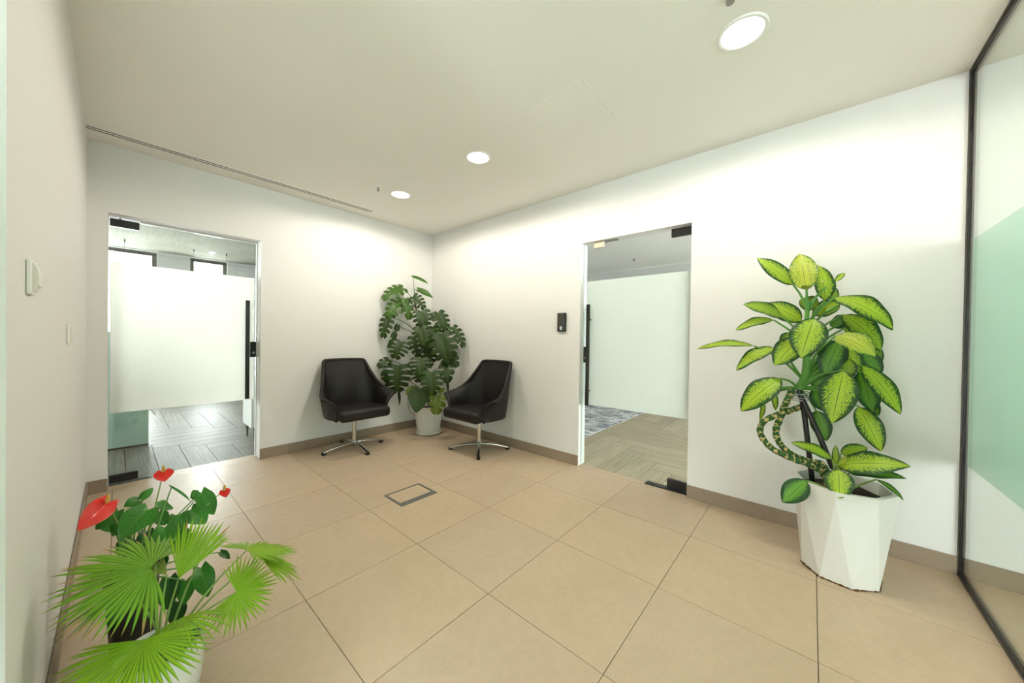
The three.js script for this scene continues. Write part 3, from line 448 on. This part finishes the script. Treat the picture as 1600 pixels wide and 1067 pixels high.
function place(g, base, tip, normal) {      // local y from base to tip, z towards the leaf's face
  const Y = V(...tip).sub(V(...base)), L = Y.length(); Y.normalize();
  const Z = V(...normal); Z.addScaledVector(Y, -Z.dot(Y)); if (Z.lengthSq() < 1e-4) Z.set(0, 1, 0).addScaledVector(Y, -Y.y); Z.normalize();
  const X = Y.clone().cross(Z);
  g.applyMatrix4(new THREE.Matrix4().makeBasis(X, Y, Z).setPosition(...base));
  return g;
}
const lengthOf = (b, t) => V(...t).sub(V(...b)).length();
function ovalLeaf(L, w, o = {}) {            // pointed oval, folded along the midrib, arched
  const k = rr(0, 50), fold = o.fold ?? 0.12, bend = o.bend ?? 0.1, peak = o.peak ?? 0.85;
  return grid(10, 16, (u, v) => {
    const a = u * 2 - 1, s = v, hw = w / 2 * Math.pow(clamp(Math.sin(Math.PI * Math.pow(s, peak))), 0.72) * (1 - 0.12 * smooth(0.8, 1, s));
    const x = a * hw, ripple = 0.035 * w * Math.sin(s * 13 + k + (a > 0 ? 1.3 : 0)) * a * a;
    return [x, s * L, Math.abs(a) * hw * fold * 2 * (1 - s * 0.5) + bend * L * 4 * s * (1 - s) * 0.9 - bend * L * 0.4 * a * a * 0.3 + ripple];
  });
}
function heartLeaf(L, w, o = {}) {           // heart with basal lobes behind the stalk
  const k = rr(0, 50), fold = o.fold ?? 0.1, bend = o.bend ?? 0.12, lobe = o.lobe ?? 0.24;
  return grid(14, 14, (u, v) => {
    const a = u * 2 - 1, s = v, b = Math.abs(a);
    const hw = w / 2 * (s < 0.28 ? 0.66 + 0.34 * Math.sin(Math.PI / 2 * s / 0.28) : Math.pow(clamp(Math.cos(Math.PI / 2 * (s - 0.28) / 0.72)), 0.85));
    const y = s * L - lobe * L * (1 - s) ** 2 * Math.pow(b, 0.9) * (1 - 0.55 * b ** 6) ;
    const pull = 1 - 0.35 * (1 - s) ** 6 * (b > 0.75 ? (b - 0.75) * 4 : 0);
    return [a * hw * pull, y, b * hw * fold * 1.6 + bend * L * 3.4 * s * (1 - s) + 0.03 * w * Math.sin(s * 10 + k + a * 2) * b * b];
  });
}
function splitLeaf(L, w, lobes, o = {}) {    // swiss-cheese leaf: lobes cut between the side veins
  const parts = [], bend = o.bend ?? 0.12, cut = o.cut ?? 0.4;
  for (const side of [-1, 1]) for (let q = 0; q < lobes; q++) {
    const s0 = q / lobes, s1 = (q + 1) / lobes;
    parts.push(grid(5, 8, (u, v) => {
      const c = (s0 + s1) / 2, gap = q === lobes - 1 ? 0.12 : 0.3, shrink = 1 - gap * smooth(cut, cut + 0.22, v) - 0.42 * smooth(0.84, 1, v);
      const s = c + (u - 0.5) / lobes * shrink;
      const hw = w / 2 * (s < 0.3 ? 0.72 + 0.28 * Math.sin(Math.PI / 2 * s / 0.3) : Math.pow(clamp(Math.cos(Math.PI / 2 * (s - 0.3) / 0.72)), 0.75));
      const x = side * v * Math.max(hw, 0.004), y = s * L * 0.93 - 0.24 * L * (1 - s) ** 2 * Math.pow(v, 0.9) * (1 - 0.35 * v ** 4) + 0.14 * L * v * v * (0.35 + s * 0.5);
      return [x, y, v * hw * 0.25 + bend * L * 3.2 * s * (1 - s) - 0.16 * w * v * v];
    }));
  }
  const tip = grid(4, 4, (u, v) => [(u - 0.5) * 0.16 * w * (1 - v), L * (0.84 + 0.16 * v), bend * L * 3.2 * (0.84 + 0.16 * v) * (0.16 - 0.16 * v)]);
  return merge([...parts, tip]);
}
function fanLeaf(Rr, spread, N, droop, o = {}) {   // pleated palm fan, hub at the origin, middle segment along +y
  const pos = [], col = [], idx = [], base = o.base ?? [0.095, 0.26, 0.003], pale = o.pale ?? [0.29, 0.46, 0.006], tipC = [0.42, 0.27, 0.09];
  const rows = 8, step = spread * Math.PI / 180 / N, split = o.split ?? 0.5;
  for (let k = 0; k < N; k++) {
    const ph = (k + 0.5 - N / 2) * step, mid = Math.abs(k + 0.5 - N / 2) / (N / 2), L = Rr * (0.98 - 0.22 * mid ** 3) * rr(0.9, 1.05), sag = droop * rr(0.8, 1.25), dry = rnd() < (o.dry ?? 0.4) ? rr(0.84, 0.95) : 2, bendS = rr(-0.03, 0.03), tone = rr(0.82, 1.18);
    const start = pos.length / 3;
    for (let i = 0; i <= rows; i++) {
      const v = i / rows, r = L * v, f = v <= split ? 1 : Math.pow(clamp(1 - (v - split) / (1 - split)), 0.8), hw = Math.tan(step / 2) * r * (v <= split ? 1 : 0) + (v > split ? Math.tan(step / 2) * L * split * (1 + 0.25 * (v - split)) * f : 0);
      const zc = -sag * Rr * v * v - (v > split ? sag * 0.8 * Rr * (v - split) ** 2 : 0), ridge = Math.min(0.006, 0.35 * hw);
      for (let j = -1; j <= 1; j++) {
        const lx = j * hw + bendS * r * v, px = Math.sin(ph) * r + Math.cos(ph) * lx, py = Math.cos(ph) * r - Math.sin(ph) * lx;
        pos.push(px, py, zc + (j === 0 ? ridge : -ridge));
        const c = v > dry ? tipC : j === 0 ? pale : base, m = j === 0 ? 1 : tone;
        col.push(c[0] * m, c[1] * m, c[2] * m);
      }
    }
    for (let i = 0; i < rows; i++) for (let j = 0; j < 2; j++) { const a = start + i * 3 + j; idx.push(a, a + 1, a + 4, a, a + 4, a + 3); }
  }
  const g = new THREE.BufferGeometry();
  g.setAttribute('position', new THREE.Float32BufferAttribute(pos, 3)); g.setAttribute('color', new THREE.Float32BufferAttribute(col, 3)); g.setIndex(idx); g.computeVertexNormals();
  return g;
}
function stalk(from, to, r, sag = 0.06, up = V(0, 1, 0)) {
  const a = V(...from), b = V(...to), m = a.clone().lerp(b, 0.5).addScaledVector(up, sag * a.distanceTo(b));
  return taper(new THREE.TubeGeometry(new THREE.CatmullRomCurve3([a, m, b]), 10, r, 6), (t) => 1 - 0.45 * t);
}
function variegated(k, dark, light, thick) {   // cream-green middle, dark ragged margin, dark midrib and flecks along the side veins
  return texture(256, 512, (u, v) => {
    const a = Math.abs(u * 2 - 1), sgn = u > 0.5 ? 1 : 0, q = v - 0.22 * a + sgn * 3.7 + k * 9;
    const rag = 0.16 * noise(q * 26, a * 2 + k) + 0.10 * noise(q * 70, a * 3), edge = smooth(thick - 0.1, thick + 0.1, a + rag + 0.18 * smooth(0.7, 1, v) + 0.25 * smooth(0.12, 0, v));
    const fleck = smooth(0.2, 0.5, noise(q * 60 + 40, a * 4 + k * 3)) * smooth(0.05, 0.5, a) * 0.85, vein = 0.22 * smooth(0.5, 0.9, Math.sin(q * 130) * 0.5 + 0.5);
    const rib = smooth(0.03, 0.012, a), m = clamp(Math.max(edge, fleck, vein * 0.8, rib * 0.8));
    const n = 8 * noise(u * 20, v * 30 + k);
    return light.map((c, i) => c + n + (dark[i] - c) * m);
  });
}
const leafMat = (o) => phy({ roughness: 0.46, specularIntensity: 0.7, transmission: 0.18, thickness: 0, side: THREE.DoubleSide, ...o });
M.dieff = [variegated(0, [20, 64, 18], [168, 192, 44], 0.72), variegated(1, [52, 98, 30], [190, 196, 70], 0.9), variegated(2, [44, 82, 24], [140, 164, 40], 0.72), variegated(3, [22, 66, 22], [96, 144, 36], 0.55)].map((map) => leafMat({ map }));
M.stalkGreen = std({ color: lin(0.10, 0.26, 0.045), roughness: 0.5 });
M.stalkPale = std({ color: lin(0.22, 0.34, 0.08), roughness: 0.5 });
M.caneBand = std({ roughness: 0.6, map: texture(512, 64, (u, v) => {
  const b = (u * 17 + 0.1 * Math.sin(v * 6.28) + 0.2 * noise(v * 3, u * 9) + 2) % 1, n = 16 * noise(v * 10, u * 60), cream = b < 0.13 || (noise(v * 3 + 5, u * 24) > 0.25 && b < 0.52);
  return cream ? [206 + n, 180 + n, 120 + n] : [40 + n, 82 + n, 28 + n * 0.6];
}) });

// tall variegated plant in the white faceted planter
{
  const P = thing('dumb_cane_plant', 'tall plant with yellow-green dark-edged leaves in a white faceted planter', 'plant', [4.262, 0, 0.392]);
  const N = 8, hR = 0.485, cx = 0, cz = 0;
  const ring = (r, y, o, sx = 1, sz = 1) => Array.from({ length: N }, (_, k) => V(cx + sx * r * Math.cos((k + o) / N * 2 * Math.PI), y, cz + sz * r * Math.sin((k + o) / N * 2 * Math.PI)));
  const top = ring(0.212, hR, 0.2), lip = ring(0.208, hR - 0.035, 0.2), low = ring(0.162, 0.0, 0.7), inT = ring(0.19, hR, 0.2), inB = ring(0.18, hR - 0.09, 0.2);
  const tri = []; const T3 = (a, b, c) => tri.push(...a.toArray(), ...b.toArray(), ...c.toArray());
  for (let k = 0; k < N; k++) { const j = (k + 1) % N;
    T3(top[k], top[j], lip[j]); T3(top[k], lip[j], lip[k]);
    T3(lip[k], lip[j], low[k]); T3(low[k], lip[j], low[j]);
    T3(inT[k], inT[j], top[j]); T3(inT[k], top[j], top[k]); T3(inB[k], inB[j], inT[j]); T3(inB[k], inT[j], inT[k]);
    T3(low[k], low[j], V(cx, 0, cz));
  }
  const pg = new THREE.BufferGeometry(); pg.setAttribute('position', new THREE.Float32BufferAttribute(tri, 3)); pg.setAttribute('uv', new THREE.Float32BufferAttribute(new Float32Array(tri.length / 3 * 2), 2)); pg.computeVertexNormals();
  const pot = obj('planter', pg, M.potFacet = (() => { const m = M.potWhite.clone(); m.side = THREE.DoubleSide; return m; })(), P);
  // rusty dirt crumbling out under the foot of the planter
  const rust = [];
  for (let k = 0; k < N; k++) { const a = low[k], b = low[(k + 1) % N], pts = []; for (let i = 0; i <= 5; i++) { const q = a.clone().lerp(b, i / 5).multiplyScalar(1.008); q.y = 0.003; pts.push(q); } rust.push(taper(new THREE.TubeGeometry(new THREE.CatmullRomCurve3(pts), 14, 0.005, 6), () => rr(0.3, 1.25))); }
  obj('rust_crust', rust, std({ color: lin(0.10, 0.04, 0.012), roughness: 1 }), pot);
  const soil = grid(12, 12, (u, v) => { const r = v * 0.183, a = u * 2 * Math.PI; return [cx + r * Math.cos(a), hR - 0.055 + 0.012 * noise(r * 30 * Math.cos(a), r * 30 * Math.sin(a)), cz - r * Math.sin(a)]; });
  obj('soil', soil, (() => { const m = M.soil.clone(); m.side = THREE.DoubleSide; return m; })(), P);
  for (const s of DIEFF_STEMS) obj('cane', taper(new THREE.TubeGeometry(new THREE.CatmullRomCurve3(s.map((p) => V(...p))), 70, 0.0165, 12), (t) => 1 + 0.08 * Math.sin(t * 94)), M.caneBand, P);
  for (const s of DIEFF_POLES) obj('support_pole', tube(s, 0.0135, 10, 12), M.black, P);
  const axis = new THREE.CatmullRomCurve3(DIEFF_AXIS.map((p) => V(...p)));
  obj('stem', taper(new THREE.TubeGeometry(axis, 24, 0.021, 10), (t) => 1 - 0.55 * t), M.stalkGreen, P);
  const tie = []; for (let k = 0; k < 4; k++) { const t = new THREE.TorusGeometry(0.038, 0.003, 6, 24); t.rotateX(Math.PI / 2 + rr(-0.2, 0.2)); t.rotateZ(rr(-0.25, 0.25)); t.translate(...V(...DIEFF_AXIS[0]).add(V(0.012, -0.02 - 0.012 * k, 0.005)).toArray()); tie.push(t); }
  obj('tie_wrap', tie, phy({ color: lin(0.85, 0.87, 0.86), roughness: 0.15, transmission: 0.6, thickness: 0 }), P);
  const y0 = DIEFF_AXIS[0][1], y1 = DIEFF_AXIS[5][1];
  for (const [b, t, w, n, k, bend] of DIEFF_CROWN) {
    const leaf = obj('leaf', place(ovalLeaf(lengthOf(b, t), w, { bend, fold: rr(0.06, 0.16) }), b, t, n), M.dieff[k], P);
    const tt = clamp((b[1] - 0.16 - y0) / (y1 - y0), 0.02, 0.95);
    obj('petiole', stalk(axis.getPoint(tt).toArray(), b, 0.0085, 0.1), M.stalkGreen, leaf);
  }
  const root = [DIEFF_SUCKER[0][0][0] + 0.03, hR - 0.06, DIEFF_SUCKER[0][0][2] - 0.0];
  for (const [b, t, w, n, k, bend] of DIEFF_SUCKER) {
    const leaf = obj('leaf', place(ovalLeaf(lengthOf(b, t), w, { bend, fold: rr(0.06, 0.16) }), b, t, n), M.dieff[k], P);
    obj('petiole', stalk(root, b, 0.007, 0.05), M.stalkPale, leaf);
  }
}
// split-leaf plant in the corner
{
  const P = thing('monstera_plant', 'dark green split-leaf plant in a small white pot in the corner', 'plant', [0.40, 0, 0.31]);
  const pot = obj('pot', lathe([[0, 0.02], [0.142, 0.02], [0.148, 0.06], [0.184, 0.345], [0.19, 0.36], [0.178, 0.36], [0.166, 0.30], [0, 0.30]], 14), (() => { const m = M.potWhite.clone(); m.flatShading = true; return m; })(), P);
  pot.geometry = toCreasedNormals(pot.geometry, 0.2);
  obj('saucer', lathe([[0, 0.002], [0.15, 0.002], [0.164, 0.014], [0.168, 0.04], [0.16, 0.04], [0.153, 0.016], [0, 0.014]], 40), M.potWhite, P);
  obj('soil', lathe([[0.166, 0.318], [0.1, 0.326], [0, 0.33]], 24), M.soil, P);
  const trunk = new THREE.CatmullRomCurve3(MONSTERA_TRUNK.map((p) => V(...p)));
  obj('trunk', taper(new THREE.TubeGeometry(trunk, 40, 0.018, 8), (t) => 1.1 - 0.6 * t), std({ color: lin(0.09, 0.085, 0.04), roughness: 0.8 }), P);
  obj('aerial_root', tube(MONSTERA_ROOT, 0.004, 6, 30), std({ color: lin(0.28, 0.24, 0.16), roughness: 0.8 }), P);
  const tex = (c, d) => texture(128, 256, (u, v) => { const a = Math.abs(u * 2 - 1), n = 7 * noise(u * 8, v * 10 + c[0]), rib = 0.5 * smooth(0.05, 0.01, v) ; return c.map((x, i) => x + n + (d[i] - x) * rib); });
  M.monstera = [leafMat({ map: tex([42, 66, 20], [92, 118, 48]), roughness: 0.45, transmission: 0.1 }), leafMat({ map: tex([66, 100, 34], [120, 150, 70]), roughness: 0.4, transmission: 0.2 }), leafMat({ map: tex([92, 112, 30], [150, 150, 60]), roughness: 0.4, transmission: 0.2 })];
  for (const [b, t, w, n, k, lobes, bend] of MONSTERA_LEAVES) {
    const L = lengthOf(b, t) * 1.04, g = lobes ? splitLeaf(L, w * 1.08, Math.max(3, lobes - 1), { bend, cut: rr(0.16, 0.5) }) : heartLeaf(L, w, { bend });
    const leaf = obj('leaf', place(g, b, t, n), M.monstera[k], P);
    let best = 0.1, bd = 9; for (let q = 0.12; q < 0.98; q += 0.03) { const pt = trunk.getPointAt(q), want = b[1] - 0.1 - 0.35 * Math.hypot(b[0] - pt.x, b[2] - pt.z), dd = Math.abs(pt.y - want); if (dd < bd) { bd = dd; best = q; } }
    obj('petiole', stalk(trunk.getPointAt(best).toArray(), b, 0.006, 0.08), M.stalkDark ??= std({ color: lin(0.055, 0.10, 0.03), roughness: 0.5 }), leaf);
  }
}
// flamingo flower in a black nursery pot
{
  const P = thing('anthurium_plant', 'flowering plant with heart leaves and three red blooms in a black pot', 'plant', [2.19, 0, 2.925]);
  obj('pot', lathe([[0, 0.0], [0.055, 0.0], [0.058, 0.01], [0.071, 0.3], [0.077, 0.305], [0.077, 0.335], [0.07, 0.335], [0.066, 0.29], [0, 0.29]], 36), M.black, P);
  obj('soil', lathe([[0.068, 0.31], [0.03, 0.316], [0, 0.318]], 24), M.soil, P);
  const tex = (c, d, k) => texture(128, 128, (u, v) => { const a = Math.abs(u * 2 - 1), q = v - 0.3 * a, n = 6 * noise(u * 9 + k, v * 9), vein = Math.max(smooth(0.05, 0.015, a), 0.4 * smooth(0.85, 0.99, Math.sin(q * 46) * 0.5 + 0.5)); return c.map((x, i) => x + n + (d[i] - x) * 0.5 * vein); });
  const mats = [leafMat({ map: tex([44, 112, 24], [104, 158, 62], 0), roughness: 0.32 }), leafMat({ map: tex([26, 76, 22], [72, 120, 50], 5), roughness: 0.32, transmission: 0.12 })];
  const red = phy({ map: texture(128, 128, (u, v) => { const a = Math.abs(u * 2 - 1), r = smooth(0.9, 1.02, a + 0.12 * noise(u * 6, v * 6)) + smooth(0.9, 1, v), n = 14 * noise(u * 14, v * 14); return [206 + n * 0.4 - 40 * r, 24 + 0.5 * n + 70 * r, 18 + 30 * r]; }), roughness: 0.22, clearcoat: 0.5, clearcoatRoughness: 0.15, side: THREE.DoubleSide });
    for (const [b, t, w, n, k] of ANTHURIUM_LEAVES) {
    const leaf = obj('leaf', place(heartLeaf(lengthOf(b, t) * 1.05, w, { bend: rr(0.06, 0.16) }), b, t, n), mats[k], P);
    obj('petiole', stalk([rr(-0.025, 0.025), 0.31, rr(-0.025, 0.025)], b, 0.004, 0.05), M.stalkGreen, leaf);
  }
  for (const [b, t, w, n] of ANTHURIUM_FLOWERS) {
    const L = lengthOf(b, t), fl = obj('flower', place(heartLeaf(L * 1.05, w, { bend: 0.1, fold: 0.1, lobe: 0.3 }), b, t, n), red, P);
    const dir = V(...n).multiplyScalar(0.8).add(V(0, 0.9, 0)).normalize(), B = V(...b).addScaledVector(dir, 0.004), len = 0.03 + w * 0.14;
    obj('spadix', taper(new THREE.TubeGeometry(new THREE.CatmullRomCurve3([B, B.clone().addScaledVector(dir, len * 0.5), B.clone().addScaledVector(dir, len)]), 14, 0.0058, 10), (q) => Math.sqrt(clamp(1 - q ** 6)) * (1.05 - 0.25 * q)), std({ color: lin(0.75, 0.48, 0.12), roughness: 0.6 }), fl);
    obj('flower_stalk', stalk([rr(-0.02, 0.02), 0.31, rr(-0.02, 0.02)], b, 0.0036, 0.03), M.stalkPale, fl);
  }
}
// fan palm in the white bowl pot
{
  const P = thing('fan_palm_plant', 'bright green fan palm in a round white pot with saucer', 'plant', [2.575, 0, 2.875]);
  obj('pot', lathe([[0, 0.016], [0.062, 0.016], [0.078, 0.03], [0.098, 0.09], [0.106, 0.155], [0.104, 0.215], [0.1, 0.24], [0.093, 0.242], [0.092, 0.225], [0.09, 0.2], [0, 0.2]], 56), M.potWhite, P);
  obj('saucer', lathe([[0, 0.001], [0.08, 0.001], [0.1, 0.018], [0.103, 0.03], [0.098, 0.03], [0.085, 0.015], [0, 0.012]], 48), M.potWhite, P);
  obj('soil', lathe([[0.091, 0.213], [0.05, 0.219], [0, 0.221]], 24), M.soil, P);
  const mat = phy({ vertexColors: true, roughness: 0.5, specularIntensity: 0.6, transmission: 0.2, thickness: 0, side: THREE.DoubleSide });
  const kinds = [{ dry: 0.12 }, { base: [0.075, 0.215, 0.006], pale: [0.19, 0.36, 0.012], dry: 0.75 }, { base: [0.2, 0.34, 0.05], pale: [0.34, 0.42, 0.08], dry: 0.8 }];
  for (const [h, t, R, spread, n, N, droop, k, split] of PALM_LEAVES) {
    const leaf = obj('leaf', place(fanLeaf(R, spread, N, droop, { ...kinds[k], split }), h, t, n), mat, P);
    obj('petiole', stalk([rr(-0.015, 0.015), 0.215, rr(-0.015, 0.015)], h, 0.0042, 0.08), M.stalkPale, leaf);
  }
}

// ------------------------------------------------------------------ seen through the doors
{
  const c = thing('office_cabinet', 'white office cabinet on black legs beyond the frosted door', 'cabinet', [-0.86, 0, 1.5]);
  obj('body', rb(-0.2, 0.2, 0.17, 0.78, -0.55, 0.46, 0.006), M.whitePlastic, c);
  for (const [x, z] of [[-0.17, -0.5], [0.17, -0.5], [-0.17, 0.42], [0.17, 0.42]]) obj('leg', [cyl(x, 0, 0.165, z, 0.008, 0.014, 12), cyl(x, 0.16, 0.17, z, 0.028, 0.028, 16)], M.black, c);
  for (const z of [-0.3, 0.2]) { const d = obj('door', rb(0.2, 0.212, 0.18, 0.77, z - 0.24, z + 0.24, 0.003), M.whitePlastic, c); obj('knob', rb(0.212, 0.228, 0.5, 0.6, z + 0.19, z + 0.2, 0.003), M.black, d); }
}
{
  const c = thing('glass_screen', 'pale green glass screen standing on the office floor', 'screen', [-1.42, 0, 3.1]);
  obj('screen_panel', rb(-0.008, 0.008, 0.014, 1.25, -0.37, 0.55, 0.003), phy({ color: lin(0.42, 0.58, 0.50), roughness: 0.12, clearcoat: 0.6 }), c);
  obj('base_rail', bx(-0.014, 0.014, 0, 0.016, -0.37, 0.55), M.black, c);
}
{
  const c = thing('office_palm', 'potted palm leaning past the green glass screen', 'plant', [-1.85, 0, 2.92]);
  obj('pot', lathe([[0, 0], [0.09, 0], [0.12, 0.2], [0.11, 0.2], [0.1, 0.17], [0, 0.17]], 24), M.black, c);
  const m = leafMat({ color: lin(0.03, 0.08, 0.03), roughness: 0.4, transmission: 0.1 });
  for (let k = 0; k < 11; k++) {
    const a = k / 11 * 6.28 + 0.3, r = rr(0.26, 0.36), y = rr(0.24, 0.6), base = [0.08 * Math.cos(a), y + 0.12, 0.08 * Math.sin(a)], tip = [r * Math.cos(a), y, r * Math.sin(a)];
    const lf = obj('leaf', place(ovalLeaf(lengthOf(base, tip), 0.05, { bend: 0.2 }), base, tip, [0, 1, 0.2]), m, c);
    obj('petiole', stalk([0, 0.16, 0], base, 0.004, 0.02), M.stalkGreen, lf);
  }
}
for (const [x, z, label] of [[-3.85, 2.888, 'thin pendant lamp cable nearest the wide office window'], [-3.82, 2.107, 'middle pendant lamp cable in the office'], [-3.77, 1.682, 'pendant lamp cable furthest from the wide office window']]) {
  const c = thing('pendant_lamp', label, 'pendant lamp', [x, 0, z], 'office pendant lamps');
  obj('ceiling_hook', cyl(0, H - 0.06, H - 0.02, 0, 0.008, 0.008, 8), M.black, c);
  obj('cable', cyl(0, 1.9, H - 0.06, 0, 0.0018, 0.0018, 6), M.black, c);
  obj('lamp_shade', lathe([[0.1, 1.78], [0.06, 1.88], [0.012, 1.9], [0, 1.9]], 24), (() => { const m = M.black.clone(); m.side = THREE.DoubleSide; return m; })(), c);
}
sprinklerOffice(-3.85, 1.862);
function sprinklerOffice(x, z) {
  const d = thing('sprinkler', 'white sprinkler head on the grey board ceiling of the office', 'sprinkler', [x, H - 0.02, z]);
  obj('escutcheon', lathe([[0.0, -0.006], [0.04, -0.004], [0.048, 0]], 24), M.whitePlastic, d);
  obj('deflector', [cyl(0, -0.035, -0.032, 0, 0.018), cyl(0, -0.033, -0.004, 0, 0.006)], M.whitePlastic, d);
}
{
  const d = thing('sprinkler', 'dark sprinkler head on the ceiling behind the glass door', 'sprinkler', [1.7, H, -3.127]);
  obj('escutcheon', lathe([[0.0, -0.004], [0.03, -0.004], [0.036, 0]], 24), M.steel, d);
  obj('deflector', [cyl(0, -0.04, -0.036, 0, 0.02), cyl(0, -0.037, -0.003, 0, 0.008)], M.steel, d);
  const e = thing('unlit_downlight', 'unlit round downlight on the ceiling behind the glass door', 'ceiling light', [0.885, H, -3.115]);
  obj('trim_ring', lathe([[0.086, -0.001], [0.088, -0.006], [0.098, -0.007], [0.103, -0.004], [0.104, 0.0]], 32), M.whitePlastic, e);
  obj('diffuser', cyl(0, -0.002, -0.0005, 0, 0.086, 0.086, 32), M.whitePlastic, e);
}
tag(obj('carpet', rb(-0.55, 1.99, 0.0005, 0.008, -3.88, -0.3, 0.003), M.carpet), 'mottled grey and white carpet behind the glass door', 'carpet');
{
  const g = M.carpet; g.side = THREE.FrontSide;
}
renderer.render(scene, camera);
